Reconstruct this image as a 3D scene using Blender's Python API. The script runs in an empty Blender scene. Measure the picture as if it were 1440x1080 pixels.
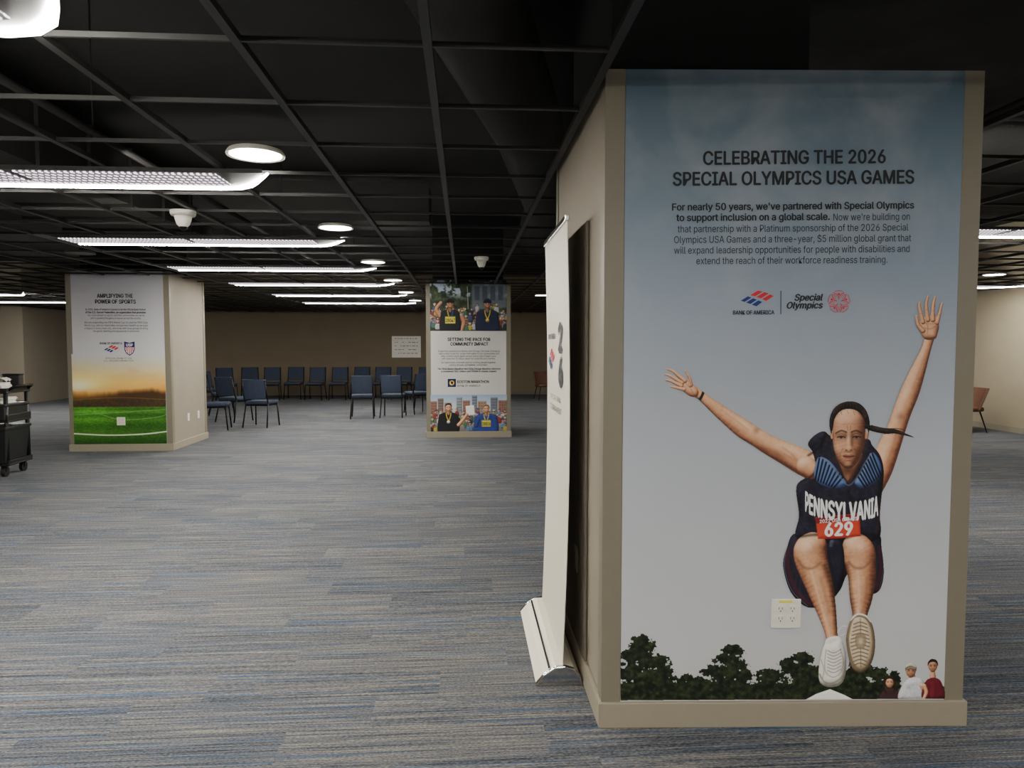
import bpy, bmesh, math, random, os
import numpy as np
from mathutils import Vector, Matrix
from mathutils.geometry import tessellate_polygon
random.seed(7)
scene = bpy.context.scene
COL = scene.collection

# ------------------------------------------------------------------ helpers
def lin(c):
    return tuple(((v/255)/12.92 if v/255 <= 0.04045 else (((v/255)+0.055)/1.055)**2.4) for v in c)

def mat(name, rgb, rough=0.6, metal=0.0, var=0.0, vscale=20, bump=0.0, emit=0.0, coat=0.0):
    m = bpy.data.materials.new(name); m.use_nodes = True
    nt = m.node_tree; b = nt.nodes['Principled BSDF']
    c = lin(rgb)
    b.inputs['Base Color'].default_value = (*c, 1)
    b.inputs['Roughness'].default_value = rough
    b.inputs['Metallic'].default_value = metal
    if coat: b.inputs['Coat Weight'].default_value = coat
    if emit:
        b.inputs['Emission Color'].default_value = (*c, 1)
        b.inputs['Emission Strength'].default_value = emit
    if var or bump:
        tc = nt.nodes.new('ShaderNodeTexCoord'); n = nt.nodes.new('ShaderNodeTexNoise')
        n.inputs['Scale'].default_value = vscale; n.inputs['Detail'].default_value = 4
        nt.links.new(tc.outputs['Object'], n.inputs['Vector'])
        if var:
            r = nt.nodes.new('ShaderNodeValToRGB')
            r.color_ramp.elements[0].position = .3; r.color_ramp.elements[1].position = .7
            r.color_ramp.elements[0].color = (*[v*(1-var) for v in c], 1)
            r.color_ramp.elements[1].color = (*[min(1, v*(1+var)) for v in c], 1)
            nt.links.new(n.outputs['Fac'], r.inputs['Fac']); nt.links.new(r.outputs['Color'], b.inputs['Base Color'])
        if bump:
            bp = nt.nodes.new('ShaderNodeBump'); bp.inputs['Strength'].default_value = bump
            bp.inputs['Distance'].default_value = .002
            nt.links.new(n.outputs['Fac'], bp.inputs['Height']); nt.links.new(bp.outputs['Normal'], b.inputs['Normal'])
    return m

def empty(name, loc=(0,0,0), rz=0, label=None, category=None, group=None):
    o = bpy.data.objects.new(name, None); o.empty_display_size = .1
    o.location = loc; o.rotation_euler = (0,0,rz); COL.objects.link(o)
    if label: o['label'] = label
    if category: o['category'] = category
    if group: o['group'] = group
    return o

def fin(bm, name, m, parent=None, loc=(0,0,0), rz=0, bevel=0, seg=2, smooth=False, kind=None, label=None, category=None, group=None):
    bmesh.ops.recalc_face_normals(bm, faces=bm.faces)
    me = bpy.data.meshes.new(name); bm.to_mesh(me); bm.free()
    o = bpy.data.objects.new(name, me); COL.objects.link(o)
    for mm in (m if isinstance(m, (list, tuple)) else [m]): me.materials.append(mm)
    o.location = loc; o.rotation_euler = (0,0,rz)
    if parent: o.parent = parent
    if bevel:
        md = o.modifiers.new('bevel', 'BEVEL'); md.width = bevel; md.segments = seg; md.limit_method = 'ANGLE'; md.angle_limit = math.radians(35)
    if smooth:
        for p in me.polygons: p.use_smooth = True
    if kind: o['kind'] = kind
    if label: o['label'] = label
    if category: o['category'] = category
    if group: o['group'] = group
    return o

def prism(bm, pts, z0, z1, mi=0):
    a = [bm.verts.new((x, y, z0)) for x, y in pts]; b = [bm.verts.new((x, y, z1)) for x, y in pts]
    n = len(pts); fs = [bm.faces.new(a[::-1]), bm.faces.new(b)]
    for i in range(n): fs.append(bm.faces.new((a[i], a[(i+1)%n], b[(i+1)%n], b[i])))
    for f in fs: f.material_index = mi

def box(bm, x0, x1, y0, y1, z0, z1, mi=0):
    prism(bm, [(x0,y0),(x1,y0),(x1,y1),(x0,y1)], z0, z1, mi)

def tube(bm, pts, r, n=10, closed=False, mi=0):
    pts = [Vector(p) for p in pts]; rings = []; m = len(pts)
    rr = r if isinstance(r, (list, tuple)) else [r]*m
    prev = None
    for i, p in enumerate(pts):
        d = (pts[min(i+1, m-1)]-pts[max(i-1, 0)]).normalized()
        up = prev if prev is not None else (Vector((0,0,1)) if abs(d.z) < .9 else Vector((1,0,0)))
        s = d.cross(up).normalized(); u = s.cross(d).normalized(); prev = u
        rings.append([bm.verts.new(p+(s*math.cos(2*math.pi*k/n)+u*math.sin(2*math.pi*k/n))*rr[i]) for k in range(n)])
    for i in range(m-1):
        for k in range(n):
            f = bm.faces.new((rings[i][k], rings[i][(k+1)%n], rings[i+1][(k+1)%n], rings[i+1][k])); f.material_index = mi
    bm.faces.new(rings[0][::-1]).material_index = mi; bm.faces.new(rings[-1]).material_index = mi

def lathe(bm, prof, c=(0,0,0), n=28, mi=0):
    rings = [[bm.verts.new((c[0]+r*math.cos(2*math.pi*k/n), c[1]+r*math.sin(2*math.pi*k/n), c[2]+z)) for k in range(n)] for r, z in prof]
    for i in range(len(rings)-1):
        for k in range(n):
            bm.faces.new((rings[i][k], rings[i][(k+1)%n], rings[i+1][(k+1)%n], rings[i+1][k])).material_index = mi
    bm.faces.new(rings[0][::-1]).material_index = mi; bm.faces.new(rings[-1]).material_index = mi

def cr(pts, closed, n):
    out = []; m = len(pts)
    for i in (range(m) if closed else range(m-1)):
        p1 = pts[i]; p2 = pts[(i+1)%m]
        p0 = pts[i-1] if (closed or i > 0) else p1
        p3 = pts[(i+2)%m] if (closed or i+2 < m) else p2
        for k in range(n):
            t = k/n
            out.append(tuple(.5*((2*b)+(-a+c)*t+(2*a-5*b+4*c-d)*t*t+(-a+3*b-3*c+d)*t**3) for a, b, c, d in zip(p0, p1, p2, p3)))
    if not closed: out.append(tuple(pts[-1]))
    return out

# ------------------------------------------------------------------ materials
def print_mat():
    m = bpy.data.materials.new('printed_ink'); m.use_nodes = True; nt = m.node_tree; b = nt.nodes['Principled BSDF']
    a = nt.nodes.new('ShaderNodeAttribute'); a.attribute_name = 'Col'
    nt.links.new(a.outputs['Color'], b.inputs['Base Color']); b.inputs['Roughness'].default_value = .55
    b.inputs['Specular IOR Level'].default_value = .3
    return m
INK = print_mat()
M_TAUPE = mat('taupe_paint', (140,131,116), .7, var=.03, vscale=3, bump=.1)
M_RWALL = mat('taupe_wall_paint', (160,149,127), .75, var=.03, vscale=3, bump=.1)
M_TRIM = mat('corner_guard_taupe', (120,114,98), .5, var=.02)
M_BASE = mat('base_trim_taupe', (144,136,118), .55, var=.02)
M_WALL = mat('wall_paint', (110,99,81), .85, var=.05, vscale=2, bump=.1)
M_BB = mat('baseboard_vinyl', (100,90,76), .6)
M_BLACK = mat('black_paint', (3,3,4), .9, var=.2)
M_DECK = mat('deck_dark', (10,10,10), .95, var=.5, vscale=1.2)
M_CONC = mat('concrete_grey', (44,44,43), .95, var=.4, vscale=2)
M_DUCT = mat('duct_dark', (20,18,16), .7, var=.2, vscale=3)
M_GRID = mat('grid_metal', (50,50,49), .5, metal=.2, var=.08, vscale=5)
M_WHITE = mat('white_plastic', (226,222,210), .4)
M_CREAM = mat('cream_vinyl', (228,222,202), .5, var=.01)
M_CHROME = mat('chrome', (200,200,200), .15, metal=1)
M_SHADOW = mat('painted_banner_shadow', (98,91,80), .6, var=.08)  # dark tone painted in for the banner's shadow on the pillar
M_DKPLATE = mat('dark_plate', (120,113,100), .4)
M_SLOT = mat('slot_black', (20,18,16), .6)
M_TXT = mat('ink_black', (18,22,30), .6)
M_TXT2 = mat('ink_grey', (34,40,52), .6)
M_TW = mat('ink_white', (235,235,235), .6)
M_TN = mat('ink_navy', (20,28,66), .6)
M_YEL = mat('yellow_label', (225,215,60), .6)
M_LAMP = mat('led_white', (255,250,240), .5, emit=245)
M_DOWN = mat('downlight_lens', (255,248,234), .5, emit=70)
M_BLUE = mat('blue_upholstery', (36,46,66), .85, var=.2, vscale=60, bump=.3)
M_FRAME = mat('black_metal', (14,14,16), .35, metal=.6)
M_PLAS = mat('black_plastic', (20,20,22), .45, var=.1)
M_PAPER = mat('paper_white', (225,222,215), .8, var=.03)
M_RUST = mat('rust_leather', (86,54,38), .5, var=.1, vscale=15)

def led_dots():
    m = bpy.data.materials.new('led_dots'); m.use_nodes = True; nt = m.node_tree; b = nt.nodes['Principled BSDF']
    tc = nt.nodes.new('ShaderNodeTexCoord')
    def mth(op, a, bb=None):
        n = nt.nodes.new('ShaderNodeMath'); n.operation = op
        for i, v in enumerate((a, bb)):
            if v is None: continue
            if isinstance(v, (int, float)): n.inputs[i].default_value = v
            else: nt.links.new(v, n.inputs[i])
        return n.outputs[0]
    sp = nt.nodes.new('ShaderNodeSeparateXYZ'); nt.links.new(tc.outputs['Object'], sp.inputs[0])
    fx = mth('SUBTRACT', mth('FRACT', mth('MULTIPLY', sp.outputs[0], 30)), .5)
    fy = mth('SUBTRACT', mth('FRACT', mth('MULTIPLY', sp.outputs[1], 16)), .5)
    d = mth('ADD', mth('MULTIPLY', fx, fx), mth('MULTIPLY', fy, fy))
    lt = mth('LESS_THAN', d, .09)
    st = mth('ADD', mth('MULTIPLY', lt, 2.8), .2)
    b.inputs['Base Color'].default_value = (.10,.09,.11,1)
    b.inputs['Emission Color'].default_value = (1,.88,.97,1)
    nt.links.new(st, b.inputs['Emission Strength'])
    return m
M_DOTS = led_dots()

def carpet():
    m = bpy.data.materials.new('carpet_planks'); m.use_nodes = True; nt = m.node_tree; b = nt.nodes['Principled BSDF']
    N = nt.nodes.new; L = nt.links.new
    tc = N('ShaderNodeTexCoord'); sp = N('ShaderNodeSeparateXYZ'); L(tc.outputs['Object'], sp.inputs[0])
    def mth(op, a, bb=None, c=None):
        n = N('ShaderNodeMath'); n.operation = op
        for i, v in enumerate((a, bb, c)):
            if v is None: continue
            if isinstance(v, (int, float)): n.inputs[i].default_value = v
            else: L(v, n.inputs[i])
        return n.outputs[0]
    row = mth('FLOOR', mth('MULTIPLY', sp.outputs[1], 4.0))
    wr = N('ShaderNodeTexWhiteNoise'); wr.noise_dimensions = '1D'; L(row, wr.inputs['W'])
    til = mth('FLOOR', mth('ADD', sp.outputs[0], wr.outputs['Value']))
    cb = N('ShaderNodeCombineXYZ'); L(row, cb.inputs[0]); L(til, cb.inputs[1])
    wt = N('ShaderNodeTexWhiteNoise'); wt.noise_dimensions = '2D'; L(cb.outputs[0], wt.inputs['Vector'])
    def streak(sx, sy, off, det=2):
        c = N('ShaderNodeCombineXYZ')
        L(mth('MULTIPLY', sp.outputs[0], sx), c.inputs[0]); L(mth('MULTIPLY', sp.outputs[1], sy), c.inputs[1])
        L(mth('ADD', mth('MULTIPLY', wt.outputs['Value'], 37), off), c.inputs[2])
        n = N('ShaderNodeTexNoise'); n.inputs['Scale'].default_value = 1; n.inputs['Detail'].default_value = det
        L(c.outputs[0], n.inputs['Vector']); return n.outputs['Fac']
    s1 = streak(2.6, 190, 0, 3); s2 = streak(1.2, 60, 11); s3 = streak(.8, 105, 23, 1); s4 = streak(85, 210, 5, 2)
    mixv = mth('ADD', mth('MULTIPLY', s1, .64), mth('MULTIPLY', s2, .36))
    mixv = mth('ADD', mixv, mth('MULTIPLY', mth('SUBTRACT', s4, .5), .55))
    mixv = mth('ADD', mixv, mth('MULTIPLY', mth('SUBTRACT', wt.outputs['Value'], .5), .055))
    r = N('ShaderNodeValToRGB'); e = r.color_ramp.elements
    e[0].position = .3; e[0].color = (*lin((38,42,50)), 1); e[1].position = .7; e[1].color = (*lin((140,134,124)), 1)
    for p, c in ((.42,(65,70,78)), (.5,(86,88,92)), (.59,(106,104,102))):
        x = e.new(p); x.color = (*lin(c), 1)
    L(mixv, r.inputs['Fac'])
    rb = N('ShaderNodeValToRGB'); rb.color_ramp.elements[0].position = .64; rb.color_ramp.elements[1].position = .69
    rb.color_ramp.elements[1].color = (.85,.85,.85,1)
    L(s3, rb.inputs['Fac'])
    mx = N('ShaderNodeMix'); mx.data_type = 'RGBA'; L(rb.outputs['Color'], mx.inputs[0]); L(r.outputs['Color'], mx.inputs[6])
    mx.inputs[7].default_value = (*lin((44,86,124)), 1)
    L(mx.outputs[2], b.inputs['Base Color']); b.inputs['Roughness'].default_value = .95
    b.inputs['Specular IOR Level'].default_value = .15
    bp = N('ShaderNodeBump'); bp.inputs['Strength'].default_value = .35; bp.inputs['Distance'].default_value = .003
    L(mixv, bp.inputs['Height']); L(bp.outputs['Normal'], b.inputs['Normal'])
    return m
M_CARPET = carpet()

def ramp_z(name, stops, zs, clouds=False):
    m = bpy.data.materials.new(name); m.use_nodes = True; nt = m.node_tree; b = nt.nodes['Principled BSDF']; L = nt.links.new
    tc = nt.nodes.new('ShaderNodeTexCoord'); sp = nt.nodes.new('ShaderNodeSeparateXYZ'); L(tc.outputs['Object'], sp.inputs[0])
    mr = nt.nodes.new('ShaderNodeMapRange'); mr.inputs[1].default_value = zs[0]; mr.inputs[2].default_value = zs[1]
    L(sp.outputs[2], mr.inputs[0])
    r = nt.nodes.new('ShaderNodeValToRGB'); e = r.color_ramp.elements
    e[0].position = stops[0][0]; e[0].color = (*lin(stops[0][1]), 1); e[1].position = stops[-1][0]; e[1].color = (*lin(stops[-1][1]), 1)
    for p, c in stops[1:-1]:
        x = e.new(p); x.color = (*lin(c), 1)
    L(mr.outputs[0], r.inputs['Fac']); out = r.outputs['Color']
    if clouds:
        n = nt.nodes.new('ShaderNodeTexNoise'); n.inputs['Scale'].default_value = 2.6; n.inputs['Detail'].default_value = 6; n.inputs['Distortion'].default_value = .3
        L(tc.outputs['Object'], n.inputs['Vector'])
        cr_ = nt.nodes.new('ShaderNodeValToRGB'); cr_.color_ramp.elements[0].position = .42; cr_.color_ramp.elements[1].position = .76
        L(n.outputs['Fac'], cr_.inputs['Fac'])
        h = nt.nodes.new('ShaderNodeMapRange'); h.inputs[1].default_value = 1.2; h.inputs[2].default_value = 2.3; h.inputs[3].default_value = .12; h.inputs[4].default_value = .62
        L(sp.outputs[2], h.inputs[0])
        mu = nt.nodes.new('ShaderNodeMath'); mu.operation = 'MULTIPLY'; L(cr_.outputs['Color'], mu.inputs[0]); L(h.outputs[0], mu.inputs[1])
        mx = nt.nodes.new('ShaderNodeMix'); mx.data_type = 'RGBA'; L(mu.outputs[0], mx.inputs[0]); L(out, mx.inputs[6])
        mx.inputs[7].default_value = (*lin((176,176,182)), 1); out = mx.outputs[2]
    L(out, b.inputs['Base Color']); b.inputs['Roughness'].default_value = .45
    b.inputs['Specular IOR Level'].default_value = .3
    return m

# ------------------------------------------------------------------ printed artwork (flat polygons)
class Art:
    def __init__(s, mp, lv=.005, step=.00009):
        s.mp = mp; s.lv = lv; s.step = step; s.v = []; s.f = []; s.c = []
    def nxt(s, lv=None):
        if lv is not None: return lv
        s.lv += s.step; return s.lv
    def add(s, x, y, lv, c):
        s.v.append(s.mp(x, y, lv)); s.c.append((*lin(c), 1)); return len(s.v)-1
    def poly(s, pts, c, smooth=True, lv=None, n=4):
        lv = s.nxt(lv)
        if smooth: pts = cr([tuple(p) for p in pts], True, n)
        ids = [s.add(x, y, lv, c) for x, y in pts]
        for t in tessellate_polygon([[Vector((x, y, 0)) for x, y in pts]]):
            s.f.append([ids[k] for k in t])
    def strip(s, pts, cols, lv=None, n=4):
        lv = s.nxt(lv); p = cr([tuple(q) for q in pts], False, n) if n > 1 else pts; m = len(p); rows = []
        c = cols[0]
        for i, (x, y, w) in enumerate(p):
            a = p[max(i-1, 0)]; b = p[min(i+1, m-1)]
            dx, dy = b[0]-a[0], b[1]-a[1]; l = math.hypot(dx, dy) or 1; dx /= l; dy /= l
            rows.append([s.add(x-dy*w*k, y+dx*w*k, lv, c) for k in (-.5, .5)])
        for i in range(m-1): s.f.append([rows[i][0], rows[i][1], rows[i+1][1], rows[i+1][0]])
    def blob(s, cx, cy, rx, ry, c0, n=18, lv=None):
        lv = s.nxt(lv); s.f.append([s.add(cx+rx*math.cos(6.2832*k/n), cy+ry*math.sin(6.2832*k/n), lv, c0) for k in range(n)])
    def done(s, name, parent, label=None):
        return ink_mesh(name, s.v, s.f, s.c, parent, label)

def ink_mesh(name, v, f, c, parent, label=None):
    me = bpy.data.meshes.new(name); me.from_pydata([tuple(q) for q in v], [], f); me.materials.append(INK)
    a = me.color_attributes.new('Col', 'FLOAT_COLOR', 'POINT')
    a.data.foreach_set('color', np.asarray(c, dtype=np.float32).ravel())
    o = bpy.data.objects.new(name, me); COL.objects.link(o); o.parent = parent
    if label: o['label'] = label
    return o

# ------------------------------------------------------------------ printed photographs (dense coloured grids)
def fbm(X, Y, sc, octs=4, seed=0):
    out = 0; amp = 1.; tot = 0
    for o in range(octs):
        G = np.random.RandomState(seed+o*17).rand(64, 64); k = 2**o
        u = X/sc*k+seed*3.71; v = Y/sc*k+seed*1.37
        iu = np.floor(u).astype(int); iv = np.floor(v).astype(int); fu = u-iu; fv = v-iv
        fu = fu*fu*(3-2*fu); fv = fv*fv*(3-2*fv); a = iu % 64; b = iv % 64; a1 = (a+1) % 64; b1 = (b+1) % 64
        out = out+amp*((G[a, b]*(1-fu)+G[a1, b]*fu)*(1-fv)+(G[a, b1]*(1-fu)+G[a1, b1]*fu)*fv); tot += amp; amp *= .55
    return out/tot

SKINP = [(64,36,26),(116,72,52),(166,112,82),(202,149,113),(226,178,142),(242,208,176)]
SHADEP = [(50,28,20),(92,56,42),(134,88,64),(168,116,86),(196,144,112),(216,170,138)]
WHITEP = [(96,92,88),(150,146,140),(204,200,192),(236,233,226),(250,249,245)]
def tint(c, k=(.35,.6,.85,1.05,1.2)): return [tuple(min(255, v*q) for v in c) for q in k]

class Paint:
    LD = np.array((-.30, -.66, .69)); LD = LD/np.linalg.norm(LD)
    def __init__(s, x0, x1, y0, y1, res):
        s.res = res; nx = int((x1-x0)*res)+1; ny = int((y1-y0)*res)+1
        s.X, s.Y = np.meshgrid(np.linspace(x0, x1, nx), np.linspace(y0, y1, ny))
        s.rgb = np.zeros((ny, nx, 3)); s.al = np.zeros((ny, nx)); s.x0 = x0; s.y0 = y0; s.nx = nx; s.ny = ny; s.x1 = x1; s.y1 = y1
    def win(s, xs, ys, pad):
        f = lambda v, o, n: int(max(0, min(n, round((v-o)*s.res))))
        a, b = f(min(xs)-pad, s.x0, s.nx), f(max(xs)+pad, s.x0, s.nx)+1; c, d = f(min(ys)-pad, s.y0, s.ny), f(max(ys)+pad, s.y0, s.ny)+1
        a = min(a, s.nx-5); c = min(c, s.ny-5)
        return (slice(c, max(d, c+4)), slice(a, max(b, a+4)))
    def over(s, w, m, col, keep=False):
        A = s.al[w]; R = s.rgb[w]; col = np.asarray(col, float)
        if col.ndim == 1: col = np.broadcast_to(col, R.shape)
        if keep: m = m*(A > .01)
        den = A*(1-m)+m; dd = np.maximum(den, 1e-6)[..., None]
        s.rgb[w] = (R*(A*(1-m))[..., None]+col*m[..., None])/dd
        if not keep: s.al[w] = np.maximum(A, den)
    def tone(s, sh, pal, X, Y, noise=.05, amb=.12, seed=1, gain=1.):
        v = amb+(1-amb)*sh*gain+(fbm(X, Y, 7, 3, seed)-.5)*noise*2+(fbm(X, Y, 1.6, 2, seed+3)-.5)*noise
        p = np.array(pal, float); t = np.linspace(0, 1, len(p)); return np.stack([np.interp(v, t, p[:, k]) for k in range(3)], -1)
    def shade(s, H, pal, X, Y, **k):
        gy, gx = np.gradient(H, 1/s.res)
        nz = 1/np.sqrt(gx*gx+gy*gy+1); sh = np.clip((-gx*s.LD[0]-gy*s.LD[1]+s.LD[2])*nz, 0, 1)
        return s.tone(sh, pal, X, Y, **k)
    def limb(s, pts, pal=SKINP, n=4, keep=False, **k):
        q = cr([tuple(map(float, p)) for p in pts], False, n) if len(pts) > 1 else [pts[0], (pts[0][0]+.01, pts[0][1], pts[0][2])]
        w = s.win([p[0] for p in q], [p[1] for p in q], max(p[2] for p in q)+2); X = s.X[w]; Y = s.Y[w]
        sd = np.full(X.shape, 1e9); NX = np.zeros(X.shape); NY = np.zeros(X.shape)
        for (ax, ay, ar), (bx, by, br) in zip(q[:-1], q[1:]):
            dx, dy = bx-ax, by-ay; l2 = dx*dx+dy*dy+1e-9
            t = np.clip(((X-ax)*dx+(Y-ay)*dy)/l2, 0, 1); ex = X-ax-dx*t; ey = Y-ay-dy*t; r = ar+(br-ar)*t; d = np.sqrt(ex*ex+ey*ey)
            u = d-r < sd; sd = np.where(u, d-r, sd); NX = np.where(u, ex/r, NX); NY = np.where(u, ey/r, NY)
        nn = NX*NX+NY*NY; kk = np.where(nn > 1, 1/np.sqrt(np.maximum(nn, 1)), 1); NX = NX*kk; NY = NY*kk
        sh = np.clip(NX*s.LD[0]+NY*s.LD[1]+np.sqrt(np.maximum(0, 1-NX*NX-NY*NY))*s.LD[2], 0, 1)
        s.over(w, np.clip(.5-sd*s.res, 0, 1), s.tone(sh, pal, X, Y, **k), keep)
    def shape(s, pts, pal, R=6, smooth=True, keep=False, op=1., feather=0, **k):
        q = cr([tuple(map(float, p)) for p in pts], True, 5) if smooth else pts
        w = s.win([p[0] for p in q], [p[1] for p in q], 3+feather); X = s.X[w]; Y = s.Y[w]
        ins = np.zeros(X.shape, bool); d2 = np.full(X.shape, 1e9); m = len(q)
        for i in range(m):
            ax, ay = q[i][0], q[i][1]; bx, by = q[(i+1)%m][0], q[(i+1)%m][1]; dx, dy = bx-ax, by-ay; l2 = dx*dx+dy*dy+1e-9
            t = np.clip(((X-ax)*dx+(Y-ay)*dy)/l2, 0, 1); d2 = np.minimum(d2, (X-ax-dx*t)**2+(Y-ay-dy*t)**2)
            if abs(dy) > 1e-9:
                c = ((ay > Y) != (by > Y)) & (X < dx*(Y-ay)/dy+ax); ins ^= c
        d = np.sqrt(d2); sd = np.where(ins, -d, d)
        mm = np.clip(.5-sd*s.res, 0, 1) if not feather else np.clip(.5-sd/feather, 0, 1)
        if isinstance(pal[0], (int, float)): col = pal
        else:
            e = np.clip(-sd, 0, R); col = s.shade(np.sqrt(np.maximum(R*R-(R-e)**2, 0))*.9, pal, X, Y, **k)
        s.over(w, mm*op, col, keep)
    def dab(s, x, y, rx, ry, col, op=.6, rot=0, keep=True):
        w = s.win([x], [y], max(rx, ry)*2.6+1); X = s.X[w]-x; Y = s.Y[w]-y; c, n = math.cos(rot), math.sin(rot)
        u = (X*c+Y*n)/rx; v = (-X*n+Y*c)/ry; s.over(w, op*np.exp(-(u*u+v*v)), col, keep)
    def stroke(s, pts, wd, col, op=.8, soft=.8, keep=True, n=5):
        q = cr([tuple(map(float, p)) for p in pts], False, n)
        w = s.win([p[0] for p in q], [p[1] for p in q], wd+soft*3); X = s.X[w]; Y = s.Y[w]; d2 = np.full(X.shape, 1e9)
        for a, b in zip(q[:-1], q[1:]):
            dx, dy = b[0]-a[0], b[1]-a[1]; l2 = dx*dx+dy*dy+1e-9
            t = np.clip(((X-a[0])*dx+(Y-a[1])*dy)/l2, 0, 1); d2 = np.minimum(d2, (X-a[0]-dx*t)**2+(Y-a[1]-dy*t)**2)
        s.over(w, op*np.clip(.5-(np.sqrt(d2)-wd/2)/max(soft, .3), 0, 1), col, keep)
    def mesh(s, name, parent, raw, lv, label=None):
        K = s.al >= .5; idx = -np.ones(K.shape, int); idx[K] = np.arange(K.sum())
        x, y, z = raw(s.X[K], s.Y[K], lv); v = np.stack([x, y+0*x, z+0*x], -1).tolist()
        q = K[:-1, :-1] & K[1:, :-1] & K[:-1, 1:] & K[1:, 1:]
        f = np.stack([idx[:-1, :-1][q], idx[1:, :-1][q], idx[1:, 1:][q], idx[:-1, 1:][q]], -1).tolist()
        c = np.clip(s.rgb[K]/255, 0, 1); c = np.where(c <= .04045, c/12.92, ((c+.055)/1.055)**2.4); c = np.concatenate([c, np.ones((len(c), 1))], 1)
        return ink_mesh(name, v, f, c, parent, label)

# typeface: the clean sans that ships inside Blender itself, else Blender's built-in default
FONT = None
try:
    base_dir = bpy.utils.system_resource('DATAFILES', path='fonts')
    for fn in ('Inter.woff2', 'DroidSans.ttf', 'droidsans.ttf'):
        p_ = os.path.join(base_dir, fn) if base_dir else ''
        if p_ and os.path.exists(p_):
            FONT = bpy.data.fonts.load(p_); break
except Exception:
    FONT = None

def raw_text(body, bold=0, shear=0):
    cu = bpy.data.curves.new('tmp_text', 'FONT'); cu.body = body; cu.size = 1; cu.shear = shear; cu.resolution_u = 3
    if FONT: cu.font = FONT
    ob = bpy.data.objects.new('tmp_text', cu); COL.objects.link(ob); bpy.context.view_layer.update()
    me = bpy.data.meshes.new_from_object(ob.evaluated_get(bpy.context.evaluated_depsgraph_get()))
    bpy.data.objects.remove(ob); bpy.data.curves.remove(cu)
    if not bold: return me, [0]*len(me.vertices)
    v0 = [v.co.copy() for v in me.vertices]; f0 = [tuple(p.vertices) for p in me.polygons]; n = len(v0)
    V = []; F = []; Z = []
    for i, (dx, dy) in enumerate(((0,0),(bold,0),(-bold,0),(0,bold*.6),(0,-bold*.6))):
        V += [(v.x+dx, v.y+dy, 0) for v in v0]; F += [tuple(k+n*i for k in f) for f in f0]; Z += [i*.00004]*n
    me2 = bpy.data.meshes.new('t'); me2.from_pydata(V, [], F); bpy.data.meshes.remove(me)
    return me2, Z
if FONT and len(raw_text('Hg')[0].vertices) < 10: FONT = None
CAP = max(v.co.y for v in raw_text('H')[0].vertices)

def text(body, parent, mp, x0, x1, base, cap, m, depth=.0062, bold=0, shear=0, warp=None, name='lettering'):
    me, Z = raw_text(body, bold, shear); xs = [v.co.x for v in me.vertices]; a, b = min(xs), max(xs)
    for v, dz in zip(me.vertices, Z):
        px = x0+(v.co.x-a)/(b-a)*(x1-x0); py = base-v.co.y/CAP*cap
        if warp: px, py = warp(px, py)
        v.co = mp(px, py, depth+dz)
    me.materials.clear(); me.materials.append(m)
    for p in me.polygons: p.material_index = 0
    me.name = name
    o = bpy.data.objects.new(name, me); COL.objects.link(o); o.parent = parent
    return o

def bank_flag(art, cx, cy, w):
    u = w/46
    R = (205,40,50); B = (25,50,120)
    P = lambda pts, c: art.poly([(cx+x*u, cy+y*u) for x, y in pts], c, smooth=False)
    P([(-10,-5),(1,-11.5),(8,-10),(-3,-3.4)], R)
    P([(-1,-2.6),(10,-9.2),(16,-7.2),(5,-.4)], R); P([(7,.6),(18,-6),(23,-3.6),(12.5,3.2)], R)
    P([(-23,2.6),(-13,-3.4),(-8,-1.6),(-17.5,4.4)], B); P([(-15.5,5.2),(-6,-.6),(-.5,1.4),(-9.5,7.4)], B); P([(-7.5,8.4),(1.5,2.4),(7,4.6),(-1,10.6)], B)

# ------------------------------------------------------------------ room shell
def struct(name, f, m, **k):
    bm = bmesh.new(); f(bm); return fin(bm, name, m, kind='structure', **k)
XL, XR, YN, YF, ZC = -13.2, 9.4, -6.0, 21.5, 3.6
struct('floor', lambda b: box(b, XL, XR, YN, YF, -.1, 0), M_CARPET, label='striated grey and blue carpet planks')
struct('ceiling', lambda b: box(b, XL, XR, YN, YF, ZC, ZC+.1), M_DECK, label='dark open ceiling deck')
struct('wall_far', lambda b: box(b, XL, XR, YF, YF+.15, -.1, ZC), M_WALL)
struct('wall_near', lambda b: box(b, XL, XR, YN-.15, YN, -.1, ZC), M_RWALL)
struct('wall_left', lambda b: box(b, XL-.15, XL, YN, YF, -.1, ZC), M_RWALL)
struct('wall_right', lambda b: box(b, XR, XR+.15, YN, YF, -.1, ZC), M_RWALL)
struct('wall_partition', lambda b: box(b, XL, -11.1, 18.8, YF, 0, ZC), M_TAUPE)
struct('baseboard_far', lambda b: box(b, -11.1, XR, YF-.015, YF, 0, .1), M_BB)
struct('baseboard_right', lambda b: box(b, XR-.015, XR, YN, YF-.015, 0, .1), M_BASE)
struct('baseboard_partition', lambda b: box(b, XL, -11.1, 18.785, 18.8, 0, .1), M_BB)

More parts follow.
